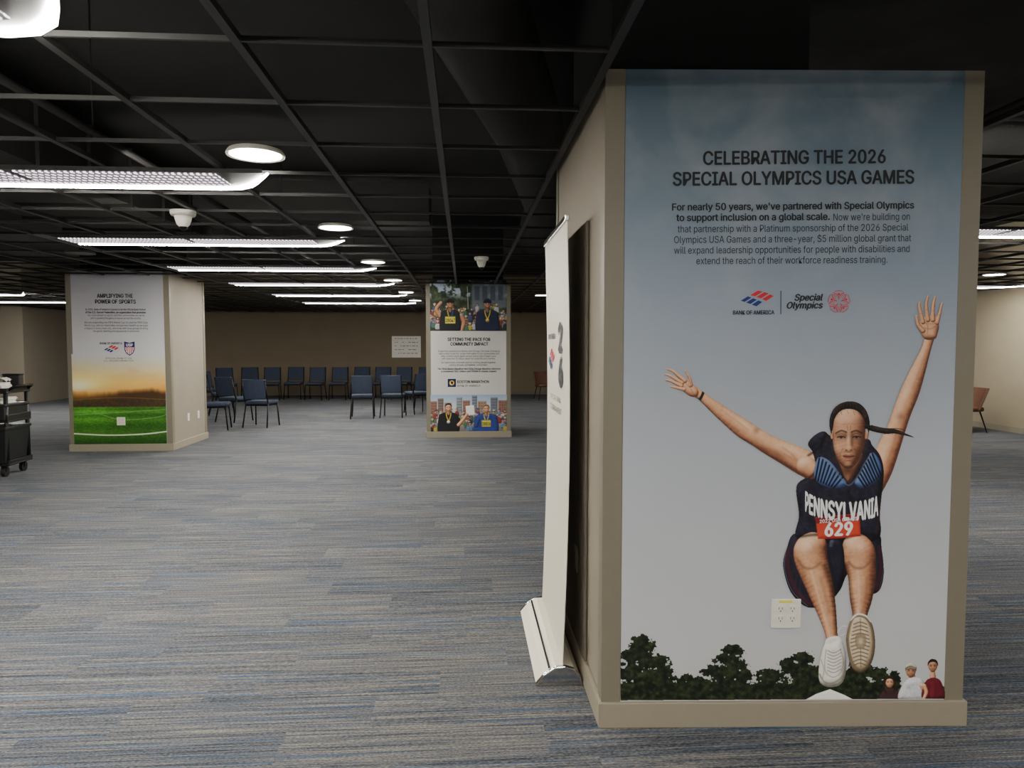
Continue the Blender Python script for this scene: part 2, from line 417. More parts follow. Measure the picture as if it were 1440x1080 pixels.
# ceiling grid
RECTS = [(.52, 2.32, YN, 4.22), (-5.55, -4.1, 10.32, 11.75), (-.62, .78, 11.47, 12.92)]
def spans(lo, hi, cuts):
    out = [(lo, hi)]
    for a, b in cuts:
        nn = []
        for s, e in out:
            if b <= s or a >= e: nn.append((s, e))
            else:
                if a > s: nn.append((s, a))
                if b < e: nn.append((b, e))
        out = nn
    return out
bm = bmesh.new(); G0, G1 = 2.466, 2.492
k = -21
while True:
    x = -.113+.61*k
    if x > XR-.1: break
    if x > XL+.1:
        for s, e in spans(YN, YF, [(r[2], r[3]) for r in RECTS if r[0]-.02 < x < r[1]]):
            box(bm, x-.015, x+.015, s, e, G0, G1)
    k += 1
y = 2.385-.598*14
while y < YF-.1:
    if y > YN+.1:
        for s, e in spans(XL, XR, [(r[0]-.02, r[1]) for r in RECTS if r[2] < y < r[3]]):
            box(bm, s, e, y-.006, y+.006, G0+.002, G1-.006)
    y += .598
fin(bm, 'trim_1', M_GRID, kind='structure', label='suspended open metal ceiling grid')

# plenum services
bm = bmesh.new(); tube(bm, [(-.2,2.6,3.2),(.5,5.5,3.15),(1.0,8.5,3.15),(1.1,11,3.15)], .27, 20)
fin(bm, 'air_duct', M_DUCT, smooth=True, label='dark round spiral air duct above the ceiling grid', category='duct')
bm = bmesh.new(); box(bm, -4.6, -3.2, 3.2, 10, 2.85, 3.35)
for q in range(9): box(bm, -4.63, -3.17, 3.4+q*.75, 3.44+q*.75, 2.82, 3.38)
fin(bm, 'air_duct', M_DUCT, label='dark rectangular air duct above the ceiling grid', category='duct')
bm = bmesh.new(); box(bm, -3.1, -.4, 8.5, 9.2, 2.95, 3.4)
fin(bm, 'air_duct', M_DUCT, label='dark rectangular cross duct above the ceiling grid', category='duct')
struct('trim_2', lambda b: box(b, 1.62, XR, 2.9, 9.5, 3.35, 3.6), M_CONC, label='grey concrete drop in the deck')
for i, (a, b_) in enumerate([((2.1,2.4,3.05),(8.6,5.2,3.05)), ((1.8,3.4,3.2),(8.5,3.1,3.2)), ((-2.0,2,2.66),(-2.1,16,2.66)), ((3.2,1.5,2.9),(3.3,14,2.9))]):
    bm = bmesh.new(); tube(bm, [a, b_], .022, 8)
    for t in (.15, .45, .85):
        p = Vector(a).lerp(Vector(b_), t); tube(bm, [p, (p.x, p.y, 3.6 if not (1.62 < p.x and 2.9 < p.y < 9.5) else 3.35)], .005, 6)
    fin(bm, 'conduit_pipe', M_DUCT, smooth=True, label='thin dark conduit pipe hung under the deck', category='pipe')

# ------------------------------------------------------------------ pillars
def pillar(name_lab, foot, top, core):
    cx = sum(p[0] for p in foot)/4; cy = sum(p[1] for p in foot)/4
    P = empty('pillar', (cx, cy, 0), 0, name_lab, 'pillar')
    loc = [(x-cx, y-cy) for x, y in foot]
    bm = bmesh.new(); prism(bm, loc, 0, top); fin(bm, 'shaft', M_TAUPE, P)
    s = lambda k: [(x*k, y*k) for x, y in loc]
    bm = bmesh.new(); w = 1+.018/.7
    o = s(w)
    for i in range(4):
        j = (i+1)%4; prism(bm, [o[i], o[j], loc[j], loc[i]], 0, .1)
    fin(bm, 'base_trim', M_BASE, P, bevel=.003)
    for i in range(4):
        p = Vector(loc[i]); d1 = (Vector(loc[(i+1)%4])-p).normalized(); d2 = (Vector(loc[i-1])-p).normalized()
        bm = bmesh.new(); t = .006; q = p-d1*t-d2*t
        pts = [q, q+d1*(.068+t), q+d1*(.068+t)+d2*t, p, q+d2*(.068+t)+d1*t, q+d2*(.068+t)]
        prism(bm, [tuple(v) for v in pts], .1, top); fin(bm, 'corner_guard', M_TRIM, P)
    bm = bmesh.new(); x0, x1, y0, y1 = core; box(bm, x0-cx, x1-cx, y0-cy, y1-cy, top, ZC); fin(bm, 'upper_core', M_BLACK, P)
    return P
pillar('large taupe square pillar carrying the long jump poster', [(.54,2.695),(1.955,2.615),(1.955,4.10),(.54,4.10)], 2.53, (.6,1.42,2.9,3.9))
pillar('taupe square pillar carrying the soccer poster', [(-5.52,10.35),(-4.13,10.35),(-4.13,11.7),(-5.52,11.7)], 2.53, (-5.4,-4.3,10.5,11.5))
pillar('taupe square pillar carrying the marathon poster', [(-.594,11.5),(.756,11.5),(.756,12.9),(-.594,12.9)], 2.53, (-.5,.65,11.7,12.7))

# ------------------------------------------------------------------ long jump poster
PR = math.atan2(-.08, 1.415)
def raw_main(px, py, d):
    u = .5
    for _ in range(3):
        t = 96+8*u; b = 985-5*u; v = (py-t)/(b-t)
        l = 880-8*v; r = 1353-25*v; u = (px-l)/(r-l)
    tt = (v/2.803)/((1-v)/2.664+v/2.803)
    return (.072+u*(1.352-.072), -d, 2.527+(.104-2.527)*tt)
map_main = lambda px, py, d: Vector(raw_main(px, py, d))
SKY = ramp_z('printed_sky_falloff', [(0,(194,196,197)),(.15,(190,193,197)),(.4,(176,182,191)),(.62,(148,160,175)),(.82,(112,131,147)),(1,(80,102,118))], (.1,2.53), True)  # sky print; top stops also darkened to paint in the light falloff
bm = bmesh.new(); box(bm, .070, 1.354, -.004, 0, .101, 2.53)
PO = fin(bm, 'poster', SKY, loc=(.54,2.694,0), rz=PR, label='tall pale blue poster of a leaping long jump athlete', category='poster')

T = lambda s, x0, x1, b, c, m=M_TXT, **k: text(s, PO, map_main, x0, x1, b, c, m, **k)
T('CELEBRATING THE 2026', 986, 1241, 231, 18.5, bold=.026)
T('SPECIAL OLYMPICS USA GAMES', 944, 1281, 260, 18.5, bold=.026)
T("For nearly 50 years, we've partnered with Special Olympics", 943, 1281, 295, 9.6, bold=.026)
T("to support inclusion on a global scale.", 949, 1163, 310, 9.6, bold=.026)
T("Now we're building on", 1168, 1275, 311, 9.6, M_TXT2)
T("that partnership with a Platinum sponsorship of the 2026 Special", 951, 1273, 326, 9.6, M_TXT2)
T("Olympics USA Games and a three-year, $5 million global grant that", 946, 1277, 341, 9.6, M_TXT2)
T("will expand leadership opportunities for people with disabilities and", 946, 1275, 356, 9.6, M_TXT2)
T("extend the reach of their workforce readiness training.", 977, 1244, 371, 9.6, M_TXT2)
T("BANK OF AMERICA", 1028, 1086, 442, 5.5, M_TN, bold=.03)
T("Special", 1114, 1154, 423, 9, bold=.035, shear=.25)
T("Olympics", 1103, 1154, 434, 9, bold=.035, shear=.25)

A = Art(map_main, .0055)
bank_flag(A, 1062, 420, 46)
A.strip([(1095,409,1.2),(1095,442,1.2)], [(60,60,70)])
RD = (214,34,44)
for i in range(5):
    a = -math.pi/2+i*2*math.pi/5; ca, sa = math.cos(a), math.sin(a)
    f = lambda r, t: (1176+math.cos(a+t)*r, 425+math.sin(a+t)*r)
    A.blob(*f(10.8, 0), 1.5, 1.5, RD, n=10)
    for sg in (-1, 1):
        A.strip([(*f(15.2, sg*.52), .9), (*f(12.2, sg*.38), 1.0), (*f(8.2, sg*.12), 1.1)], [RD])
        A.strip([(*f(13.2, sg*.58), .6), (*f(9.5, sg*.5), .6), (*f(6.4, sg*.3), .7)], [RD])
    A.strip([(*f(8.2, 0), 1.6), (*f(3.2, 0), 1.0)], [RD])
    A.strip([(*f(15.6, t), .8) for t in (-.36,-.2,0,.2,.36)], [RD], n=1)
A.done('printed_logos', PO)

# ---- treeline and onlookers
def head(P, x, y, r, pal=SKINP, hair=(40,30,26), cap=None, smile=True):
    P.limb([(x, y-r*.3, r*.86), (x, y+r*.1, r*.88), (x, y+r*.55, r*.62)], pal, noise=.03, amb=.25)
    dk = pal[0]
    for sx in (-1, 1):
        P.dab(x+sx*r*.36, y-r*.02, r*.2, r*.13, dk, .75); P.dab(x+sx*r*.36, y-r*.24, r*.24, r*.07, dk, .5)
        P.dab(x+sx*r*.5, y+r*.35, r*.2, r*.2, pal[-1], .3)
    P.dab(x, y+r*.25, r*.12, r*.22, pal[-1], .35); P.dab(x, y+r*.42, r*.2, r*.07, dk, .45)
    if smile: P.dab(x, y+r*.68, r*.34, r*.12, (150,70,66), .8); P.dab(x, y+r*.66, r*.25, r*.06, (240,236,230), .9)
    else: P.dab(x, y+r*.68, r*.3, r*.08, (120,60,54), .7)
    hp = tint(hair)
    P.shape([(x-r*.95, y+r*.05), (x-r*.98, y-r*.6), (x-r*.5, y-r*1.22), (x+r*.1, y-r*1.32), (x+r*.7, y-r*1.1), (x+r*1.0, y-r*.5), (x+r*.95, y+r*.05), (x+r*.78, y-r*.4), (x+r*.3, y-r*.72), (x-r*.4, y-r*.68), (x-r*.78, y-r*.35)], hp, R=r*.4)
    if cap:
        P.shape([(x-r*1.02, y-r*.35), (x-r*.9, y-r*.95), (x, y-r*1.42), (x+r*.9, y-r*.95), (x+r*1.02, y-r*.35), (x, y-r*.55)], tint(cap), R=r*.5)
        P.shape([(x-r*.9, y-r*.4), (x, y-r*.62), (x+r*.9, y-r*.4), (x+r*.6, y-r*.22), (x, y-r*.3), (x-r*.6, y-r*.22)], tint(tuple(v*.7 for v in cap)), R=r*.2)

P = Paint(871.6, 1328.4, 886, 984.5, 1.9)
crowns = [(900,908,20,15),(896,922,32,14),(916,930,26,12),(888,944,24,18),(926,948,24,14),(908,966,40,18),(972,962,32,14),(948,970,24,14),(1030,914,16,10),(1022,926,22,9),(1036,936,18,9),(1010,944,26,11),(1042,950,18,12),(1020,964,40,17),(1082,950,20,13),(1080,968,34,16),(1128,924,20,11),(1118,938,30,12),(1106,930,12,8),(1140,956,40,20),(1160,944,16,14),(1208,940,22,14),(1196,956,34,18),(1232,946,18,12),(1240,966,28,16),(1257,952,10,12),(1170,966,32,16),(1266,972,16,9)]
V = np.full(P.X.shape, -9.)
for cx, cy, rx, ry in crowns: V = np.maximum(V, 1-((P.X-cx)/rx)**2-((P.Y-cy)/ry)**2)
n1 = fbm(P.X, P.Y*1.2, 6, 4, 4)-.5; n3 = fbm(P.X, P.Y, 2.2, 2, 31)-.5
M = np.clip((V+n1*1.9+n3*.9+.12)*3, 0, 1); M = np.maximum(M, np.clip((P.Y-960-n1*14)/2, 0, 1)*(P.X < 1262))
for tx, ty in ((900,925),(1028,930),(1128,940),(1208,950),(1014,935),(912,930)):
    M = np.maximum(M, (np.abs(P.X-tx-np.sin(P.Y*.1)) < 1.1)*(P.Y > ty))
n2 = fbm(P.X, P.Y, 5, 4, 9)
v = np.clip(n2*1.0-.2+(fbm(P.X-1.6, (P.Y-2.2)*1.2, 6, 4, 4)-fbm(P.X+1.6, (P.Y+2.2)*1.2, 6, 4, 4))*-.55, 0, 1)
pal = np.array([(12,17,11),(27,36,22),(44,55,33),(66,75,47),(90,94,66)], float); t_ = np.linspace(0, 1, 5)
col = np.stack([np.interp(v, t_, pal[:, k]) for k in range(3)], -1)
M *= (P.Y < 984.6-(P.X-872)*.0105)
P.over((slice(None), slice(None)), M, col)
P.shape([(1262,966),(1290,960),(1328.4,962),(1328.4,982),(1262,982)], (76,82,62), smooth=False)
P.shape([(1128,984),(1146,974),(1166,967),(1186,975),(1204,984)], WHITEP, R=5, smooth=False, amb=.5)
P.shape([(1237,982),(1240,970),(1250,966),(1262,970),(1266,982)], tint((60,40,40)), R=4); head(P, 1250, 957, 6.6, hair=(54,36,26), smile=False); P.stroke([(1244,954),(1242,964),(1245,972)], 3, (46,30,24)); P.stroke([(1256,954),(1259,964),(1256,970)], 3, (46,30,24))
P.limb([(1282,948,4.5),(1282,956,6)]); P.shape([(1264,982),(1267,962),(1276,952),(1290,950),(1300,958),(1303,982)], tint((196,196,202)), R=9, noise=.16, amb=.15); P.limb([(1296,962,3.4),(1300,972,3),(1300,981,2.6)])
head(P, 1280, 941, 8.2, SHADEP, hair=(120,90,66), cap=(190,180,160), smile=False)
P.limb([(1311,944,4),(1311,954,5)]); P.shape([(1297,979.5),(1298,962),(1304,952),(1318,951),(1325,960),(1327.5,979.5)], tint((96,26,38)), R=8, noise=.16); head(P, 1311, 934, 7.6, SHADEP, hair=(34,26,24), smile=False)
P.limb([(1299,962,3),(1302,971,2.8),(1299,979,2.4)]); P.stroke([(1310,958),(1310,976)], 5, (150,60,70), .3)
P.al *= (P.Y < 984.6-(P.X-872)*.0105)
P.mesh('printed_treeline', PO, raw_main, .0052, 'dark green trees and three onlookers printed along the bottom')

# ---- athlete
P = Paint(926, 1332, 412, 970, 2.0)
JP = [(5,5,10),(12,12,20),(21,20,31),(32,30,45),(48,45,63)]
P.shape([(1118,748),(1175,757),(1230,748),(1238,772),(1241,806),(1234,830),(1216,832),(1192,806),(1180,828),(1163,846),(1134,853),(1110,832),(1099,796),(1104,770)], JP, R=10, noise=.2)
P.stroke([(1106,772),(1106,798),(1118,830),(1138,849)], 6, (78,30,42), .7, 3); P.stroke([(1103,774),(1101,798),(1112,830),(1134,851)], 1.0, (130,136,166), .6, .8)
P.stroke([(1234,768),(1237,795),(1231,827)], 5, (78,30,42), .65, 3); P.stroke([(1239,772),(1240,800),(1234,829)], 1.0, (130,136,166), .5, .8)
for pts in ([(1110,780),(1118,800),(1116,824)], [(1128,846),(1122,830),(1124,812)], [(1232,786),(1228,806),(1230,822)]): P.stroke(pts, 1.6, (60,57,76), .5, 3)
# viewer's left arm
P.limb([(1160,664,19),(1134,653,19),(1106,639,16.4),(1080,626,14),(1062,615,13),(1042,602,13.4),(1018,584,10.6),(998,568,8),(985,557,6.6),(974,549,7)], noise=.08)
P.dab(1116,634,20,4,(248,214,182),.5,.48); P.dab(1044,596,18,3.4,(248,214,182),.5,.66); P.dab(1072,631,10,4,(98,58,42),.45,.5); P.dab(1061,605,4,5,(130,84,62),.45,.4); P.dab(1090,638,14,4,(106,64,46),.4,.5)
P.stroke([(1134,670),(1108,656),(1082,641),(1060,627)], 3, (84,48,34), .5, 5); P.stroke([(1118,648),(1100,638)], 2, (150,100,74), .4, 4); P.stroke([(1036,606),(1014,590)], 2, (120,76,56), .45, 4)
P.stroke([(1012,576),(1034,592),(1050,604)], 1.6, (176,124,92), .4, 3); P.stroke([(1098,629),(1112,639),(1120,650)], 1.6, (150,100,72), .4, 3)
# raised arm
P.limb([(1222,690,15),(1235,660,17.4),(1246,632,16),(1257,604,13.6),(1266,578,13.2),(1277,550,13.4),(1288,521,10.6),(1298,494,7.2),(1304,474,7)], noise=.08)
P.dab(1238,640,4.4,20,(248,214,182),.45,.36); P.dab(1270,552,4,22,(248,214,182),.5,.38); P.dab(1264,586,6,5,(130,86,64),.5); P.stroke([(1258,650),(1267,618),(1277,582)], 3, (90,54,38), .5, 5)
P.stroke([(1246,648),(1254,624),(1258,606)], 2, (146,98,74), .4, 4); P.stroke([(1290,534),(1284,556)], 2, (130,86,64), .45, 4); P.stroke([(1280,548),(1290,520),(1299,494)], 1.4, (170,120,90), .4, 3)
# hands
P.shape([(980,549),(974,541),(964,534),(955,531),(950,535),(952,543),(959,550),(969,557),(978,557)], SKINP, R=8, noise=.03)
for f in ([(961,535,3.1),(952,527.5,2.6),(945,521.5,2.2),(937,518.5,1.6)], [(957,538,3),(947,531.5,2.6),(940,527.5,2.2),(934,526,1.6)], [(956,542,2.9),(947,537.5,2.5),(940,534.5,2.1),(935,534,1.5)], [(960,547,2.7),(951,545,2.3),(945,543.5,1.9),(941,543,1.4)], [(969,541,3.2),(968,533,2.7),(965,526,2.2),(962,521,1.7)]):
    P.limb(f, noise=.02); P.stroke([(f[0][0], f[0][1]+2.4), (f[1][0], f[1][1]+2.2), (f[2][0], f[2][1]+1.8)], .8, (90,52,38), .5, 1); P.dab(f[2][0], f[2][1], 1.2, .8, (240,204,176), .4)
P.stroke([(962,538),(969,546),(973,553)], 1, (120,76,56), .45, 1.2); P.dab(966,545,5,4,(240,200,168),.3)
P.stroke([(987,551),(984,558),(979,565)], 3.8, (20,18,22), .95, .8)
P.shape([(1297,478),(1290,467),(1288,456),(1293,448),(1304,445),(1314,448),(1317,458),(1315,470),(1311,478)], SKINP, R=10, noise=.03)
for f in ([(1294,454,3.3),(1291,442,2.8),(1289,433,2.4),(1289,427,1.8)], [(1301,451,3.4),(1299,437,2.9),(1299,427,2.4),(1301,418.5,1.8)], [(1308,451,3.4),(1308,438,2.9),(1309,428,2.4),(1311,419.5,1.8)], [(1314,455,3.1),(1317,444,2.7),(1319,435,2.2),(1321,428,1.7)], [(1294,466,3.6),(1288,459,3),(1286,452,2.5),(1285,446,1.9)]):
    P.limb(f, noise=.02); P.stroke([(f[0][0]+2.8, f[0][1]), (f[1][0]+2.6, f[1][1]), (f[2][0]+2, f[2][1])], .8, (96,58,42), .5, 1); P.stroke([(f[1][0]-2, f[1][1]), (f[1][0]+2, f[1][1])], .6, (130,84,62), .4, .8)
P.stroke([(1296,462),(1304,464),(1312,460)], .9, (120,74,54), .55, 1.2); P.stroke([(1300,470),(1301,460),(1297,454)], .9, (120,74,54), .5, 1.2); P.stroke([(1298,455),(1306,457),(1314,454)], .8, (130,82,60), .45, 1.2); P.dab(1306,470,6,5,(238,196,164),.35)
# jersey
P.shape([(1133,624),(1142,612),(1156,606),(1170,614),(1215,616),(1224,626),(1235,641),(1240,662),(1238,690),(1235,722),(1232,757),(1176,763),(1119,757),(1121,724),(1117,692),(1120,678),(1134,668),(1143,652),(1140,636)], JP, R=10, noise=.28, seed=5)
for pts, c, o in (([(1126,690),(1130,720),(1125,750)], (48,45,64), .6), ([(1226,690),(1224,720),(1220,750)], (46,42,62), .6), ([(1140,700),(1150,708),(1165,706)], (3,3,6), .7), ([(1235,700),(1233,725),(1230,752)], (84,34,48), .7), ([(1190,690),(1196,704),(1214,700)], (4,4,8), .7), ([(1130,735),(1150,742),(1175,740)], (44,41,60), .4), ([(1150,690),(1160,700),(1156,716)], (40,38,56), .5), ([(1205,692),(1200,706),(1206,720)], (40,38,56), .5), ([(1134,640),(1148,630),(1158,614)], (3,3,6), .8), ([(1162,604),(1154,618),(1151,636)], (2,2,4), .6)):
    P.stroke(pts, 2.0, c, o, 4)
# deltoids
P.limb([(1138,660,13),(1131,655,14)], noise=.06); P.dab(1130,648,9,4,(248,214,182),.45)
P.stroke([(1144,643),(1145,659),(1135,672),(1121,678)], 2, (30,18,16), .7, 2)
# yoke: narrow striped shoulder bands
BLP = [(24,36,66),(48,68,112),(82,108,160),(118,144,192)]
P.shape([(1148,643),(1158,644),(1168,652),(1180,668),(1188,680),(1174,686),(1154,682),(1143,672),(1143,657)], BLP, R=7, amb=.25)
P.shape([(1222,636),(1230,641),(1236,654),(1236,667),(1226,679),(1210,686),(1199,679),(1207,665),(1214,651)], BLP, R=7, amb=.15)
for i in range(8):
    t = i/7
    P.stroke([(1150+t*32, 641+t*30), (1144+t*26, 674+t*11)], 2.4, (12,12,22), .97, .9); P.stroke([(1223-t*19, 636+t*34), (1236-t*22, 668+t*17)], 2.4, (12,12,22), .97, .9)
P.stroke([(1149,643),(1160,648),(1174,664),(1190,682),(1204,668),(1213,651),(1223,637)], 1.4, (110,114,132), .8, 1)
# neck
P.shape([(1174,636),(1179,656),(1190,678),(1202,660),(1209,636)], SHADEP[:5], R=8); P.dab(1190,661,10,7,(62,36,27),.7)
# head, bowed
HD = [(54,31,23),(96,60,44),(144,99,74),(184,133,102),(214,166,133),(234,194,164)]
P.limb([(1191,592,22.6),(1191,608,23.4),(1190.5,624,21.6),(1190,639,16.6),(1190,648,10.6)], HD, noise=.06, amb=.1)
P.limb([(1216.5,609,3),(1215.5,616,2.4)], HD); P.limb([(1166.5,610,2.6),(1167.5,616,2)], HD)
P.dab(1186,589,15,6,(238,198,166),.5); P.dab(1205,629,8,15,(104,66,49),.45); P.dab(1210,610,5,20,(86,53,40),.42); P.dab(1175,628,6,6,(234,190,158),.5); P.dab(1201,626,4.4,3.6,(196,146,114),.4); P.dab(1173,645,6,6,(92,58,43),.4)
for ex, sx in ((1180,-1),(1201.5,1)):
    P.dab(ex,612,7.4,4.2,(72,43,32),.7); P.dab(ex-sx*5.8,613,2.8,5,(84,52,39),.5)
    P.stroke([(ex-7.4,609 if sx < 0 else 607.6),(ex,605.4),(ex+7.4,607.6 if sx < 0 else 609)], 1.8, (40,25,19), .8, 1.7)
    P.dab(ex,611.6,4,1.4,(190,142,112),.6)
    P.shape([(ex-4.6,615),(ex,613.8),(ex+4.6,615),(ex,616.8)], (190,180,172), op=.6, feather=1, keep=True)
    P.dab(ex,615.2,2.1,1.4,(22,14,11),1); P.stroke([(ex-5.4,615),(ex,613.5),(ex+5.4,615)], 1.3, (20,12,10), .95, .9)
    P.dab(ex,619.6,5,1.4,(160,112,86),.4)
P.stroke([(1188.8,599),(1189.2,605)], .8, (92,57,43), .55, 1.4); P.stroke([(1193,599),(1192.6,605)], .8, (92,57,43), .55, 1.4); P.stroke([(1181,597),(1190,596),(1200,597)], .7, (134,92,70), .4, 1.8)
P.dab(1190,619,1.9,8,(238,198,166),.7); P.dab(1195.2,622,2.1,7,(86,53,40),.6); P.dab(1190.4,629,3.6,2.1,(232,188,156),.6)
P.dab(1187.2,632.8,1.6,.9,(42,22,17),.9); P.dab(1194,632.8,1.6,.9,(42,22,17),.9); P.dab(1190.5,635,5,1.4,(92,57,43),.65)
P.shape([(1182.4,640.6),(1186.6,638.8),(1190.5,639.4),(1194.4,638.8),(1199,640.6),(1195.6,644),(1190.5,645),(1185.4,644)], (146,82,72), op=.85, feather=1.3, keep=True); P.stroke([(1183.2,641),(1190.5,642),(1198.2,641)], 1.3, (50,22,20), .9, .9)
P.dab(1190.5,647.4,5,1.2,(84,52,39),.6); P.dab(1190,653,5,2.2,(220,174,142),.4)
P.stroke([(1182.6,631),(1178.6,637),(1179.2,643)], .9, (104,66,49), .5, 1.8); P.stroke([(1198.6,631),(1202,637),(1200.6,643)], .9, (84,52,39), .5, 1.8)
# hair drawn back, thin margin around the forehead
HP = [(7,6,6),(16,13,12),(32,24,21),(62,47,40)]
P.shape([(1166,610),(1163,594),(1167,578),(1177,568),(1191,564),(1205,567),(1215,577),(1220,592),(1219,609),(1215.5,600),(1211,588),(1203,578.5),(1191,575),(1179,578),(1171,588),(1168.5,600)], HP, R=4.5, noise=.4)
for q in range(18):
    t = q/17; P.stroke([(1169+t*44, 592-16*math.sin(math.pi*t)), (1173+t*36, 578-11*math.sin(math.pi*t)), (1180+t*24, 567.5-3*math.sin(math.pi*t))], .5, (92,72,60) if q % 2 else (3,2,3), .5, .8)
for q in range(5): P.stroke([(1170+q*9, 583-6*math.sin((q+.5)/5*math.pi)), (1172+q*9, 588-6*math.sin((q+.5)/5*math.pi))], .5, (40,26,20), .5, .8)
P.limb([(1216,600,3.4),(1226,603,4.2),(1242,606,4.2),(1255,606.5,3.2),(1269,610.5,1.9),(1282,615,.7)], HP, noise=.3)
for q in range(11): P.stroke([(1221+q*4.6, 599.5+q*.9), (1225+q*4.6, 604+q*.8), (1223.5+q*4.6, 608.5+q*.5)], .7, (96,74,62), .6, .9)
P.stroke([(1246,603),(1262,603),(1278,609)], .8, (30,22,20), .8, .8, keep=False); P.stroke([(1217,594),(1224,598),(1232,600)], .7, (30,22,20), .8, .8, keep=False)
# legs
LEG = [(48,27,19),(94,56,40),(148,97,70),(192,138,103),(222,174,138),(242,206,174)]
P.limb([(1202,768,19.5),(1206,777,23),(1208,792,21.5),(1210,812,19.4),(1209,838,16.4),(1207.5,860,11.4),(1206,880,10)], LEG, noise=.09, seed=12)
P.limb([(1141,767,19.5),(1137,775,23.5),(1140,792,22.5),(1147,812,20.4),(1155,838,17.2),(1162,864,12.6),(1167,888,9.2),(1170,910,8.8)], LEG, noise=.09, seed=14)
P.dab(1130,766,11,7,(250,218,188),.6); P.dab(1204,766,11,6.5,(250,216,186),.55); P.dab(1138,782,8,4.5,(214,162,128),.5); P.dab(1207,781,8,4.5,(208,156,122),.5)
P.stroke([(1119,785),(1127,796),(1140,798),(1152,790)], 2.2, (104,64,46), .6, 4.5); P.stroke([(1191,789),(1200,797),(1212,797),(1222,788)], 2.2, (104,64,46), .6, 4.5)
P.stroke([(1158,794),(1168,826),(1174,860),(1175,888)], 5, (52,30,21), .65, 8); P.stroke([(1187,794),(1192,828),(1197,860)], 5, (52,30,21), .65, 8)
P.stroke([(1138,802),(1149,838),(1159,872),(1165,896)], 2, (250,218,188), .55, 5); P.stroke([(1204,802),(1206,838),(1204,866)], 2, (250,214,184), .5, 5); P.dab(1225,806,4,22,(96,58,42),.5); P.dab(1127,806,3.4,16,(150,102,76),.45,-.2)
P.stroke([(1152,812),(1159,838),(1164,858)], 2.6, (144,96,70), .45, 5); P.stroke([(1217,812),(1216,838),(1211,860)], 2.6, (130,86,62), .45, 5)
P.shape([(1161,768),(1172,757),(1183,767),(1185,800),(1177,824),(1168,802)], JP, R=6, noise=.2); P.limb([(1168,762,4),(1167,767,3.2)], [(20,20,30),(50,50,66),(90,92,108)])
P.stroke([(1120,754),(1150,751),(1178,757),(1206,750),(1232,752)], 3, (3,3,6), .7, 4)
# bib
P.shape([(1144,727),(1175,724),(1206,721),(1208,753),(1178,756),(1148,757)], [(110,24,20),(166,42,32),(196,62,42),(212,84,60)], R=6, smooth=False, amb=.3, noise=.12); P.shape([(1144.5,727.5),(1206,721.5),(1206.5,730),(1145,735.5)], (126,28,32), smooth=False, keep=True)
P.stroke([(1160,724),(1164,756)], 1, (130,34,26), .4, 2); P.stroke([(1196,722),(1192,754)], 1, (226,110,86), .4, 2)
# socks and shoes
P.shape([(1160,897),(1178,893),(1184,908),(1160,913)], WHITEP, R=5)
P.shape([(1157,905),(1166,902),(1180,898),(1187,912),(1189,932),(1186,952),(1178,962),(1164,964),(1152,959),(1149,944),(1152,922)], WHITEP, R=12, noise=.1)
P.stroke([(1151,946),(1158,957),(1170,958),(1182,950),(1187,940)], 2.2, (130,122,110), .7, 1.4); P.stroke([(1160,912),(1158,930),(1160,944),(1170,950),(1180,944),(1184,928),(1180,910)], 1, (120,114,106), .65, 1)
for q in range(7): P.stroke([(1162, 913+q*4.6), (1171, 916+q*4.6), (1181, 911+q*4.6)], .9, (100,94,88), .75, .9)
P.stroke([(1176,888),(1182,879),(1190,880),(1188,888),(1180,892)], 1.3, (240,238,232), .95, .8, keep=False); P.stroke([(1153,926),(1157,940),(1155,952)], 1.4, (150,140,128), .6, 1); P.dab(1186,936,3,14,(110,102,92),.5)
P.shape([(1194,870),(1204,861),(1216,864),(1225,876),(1229,896),(1228,918),(1221,936),(1209,944),(1197,938),(1191,920),(1188,895)], [(60,48,36),(108,92,72),(148,130,104)], R=6)
P.shape([(1197,872),(1205,866),(1215,869),(1222,880),(1225,898),(1224,917),(1218,932),(1209,938),(1200,932),(1195,917),(1192,896)], [(120,102,78),(168,150,122),(204,186,158),(226,212,188)], R=7, noise=.16, amb=.2)
for q in range(12):
    yy = 874+q*5.2; ww = 13.5-abs(q-5)*.9
    P.stroke([(1208-ww, yy+2), (1208, yy-1), (1208+ww, yy+2)], 1.6, (96,78,58), .8, .9)
P.stroke([(1208,868),(1209,936)], 1.2, (96,78,58), .6, 1)
P.shape([(1201,893),(1208,889),(1216,893),(1215,907),(1208,911),(1202,907)], (140,120,94), keep=True, op=.8); P.dab(1208.5,900,4,5.5,(216,202,178),.8)
P.stroke([(1194,870),(1204,862),(1216,864.5),(1223,872)], 2.6, (236,232,224), .95, .9)
P.mesh('printed_athlete', PO, raw_main, .0068, 'woman in dark sleeveless jersey leaping with arms spread, printed')
def ws(x, y):
    t = (x-1180)/52
    return (1181+53*math.sin(max(-1.25, min(1.25, t*1.12)))/math.sin(1.12)*.98, y-12*t*t+(y-716)*.12*abs(t)+3*t)
T('PENNSYLVANIA', 1129, 1231, 730, 24, M_TW, bold=.04, depth=.0073, warp=ws)
T('629', 1157, 1197, 752, 18, M_TW, bold=.04, depth=.0073, warp=lambda x, y: (x, y-(x-1177)*.05))
T('2022 USA GAMES', 1150, 1203, 731, 4.5, M_TW, bold=.02, depth=.0073, warp=lambda x, y: (x, y-(x-1177)*.08+1.5))

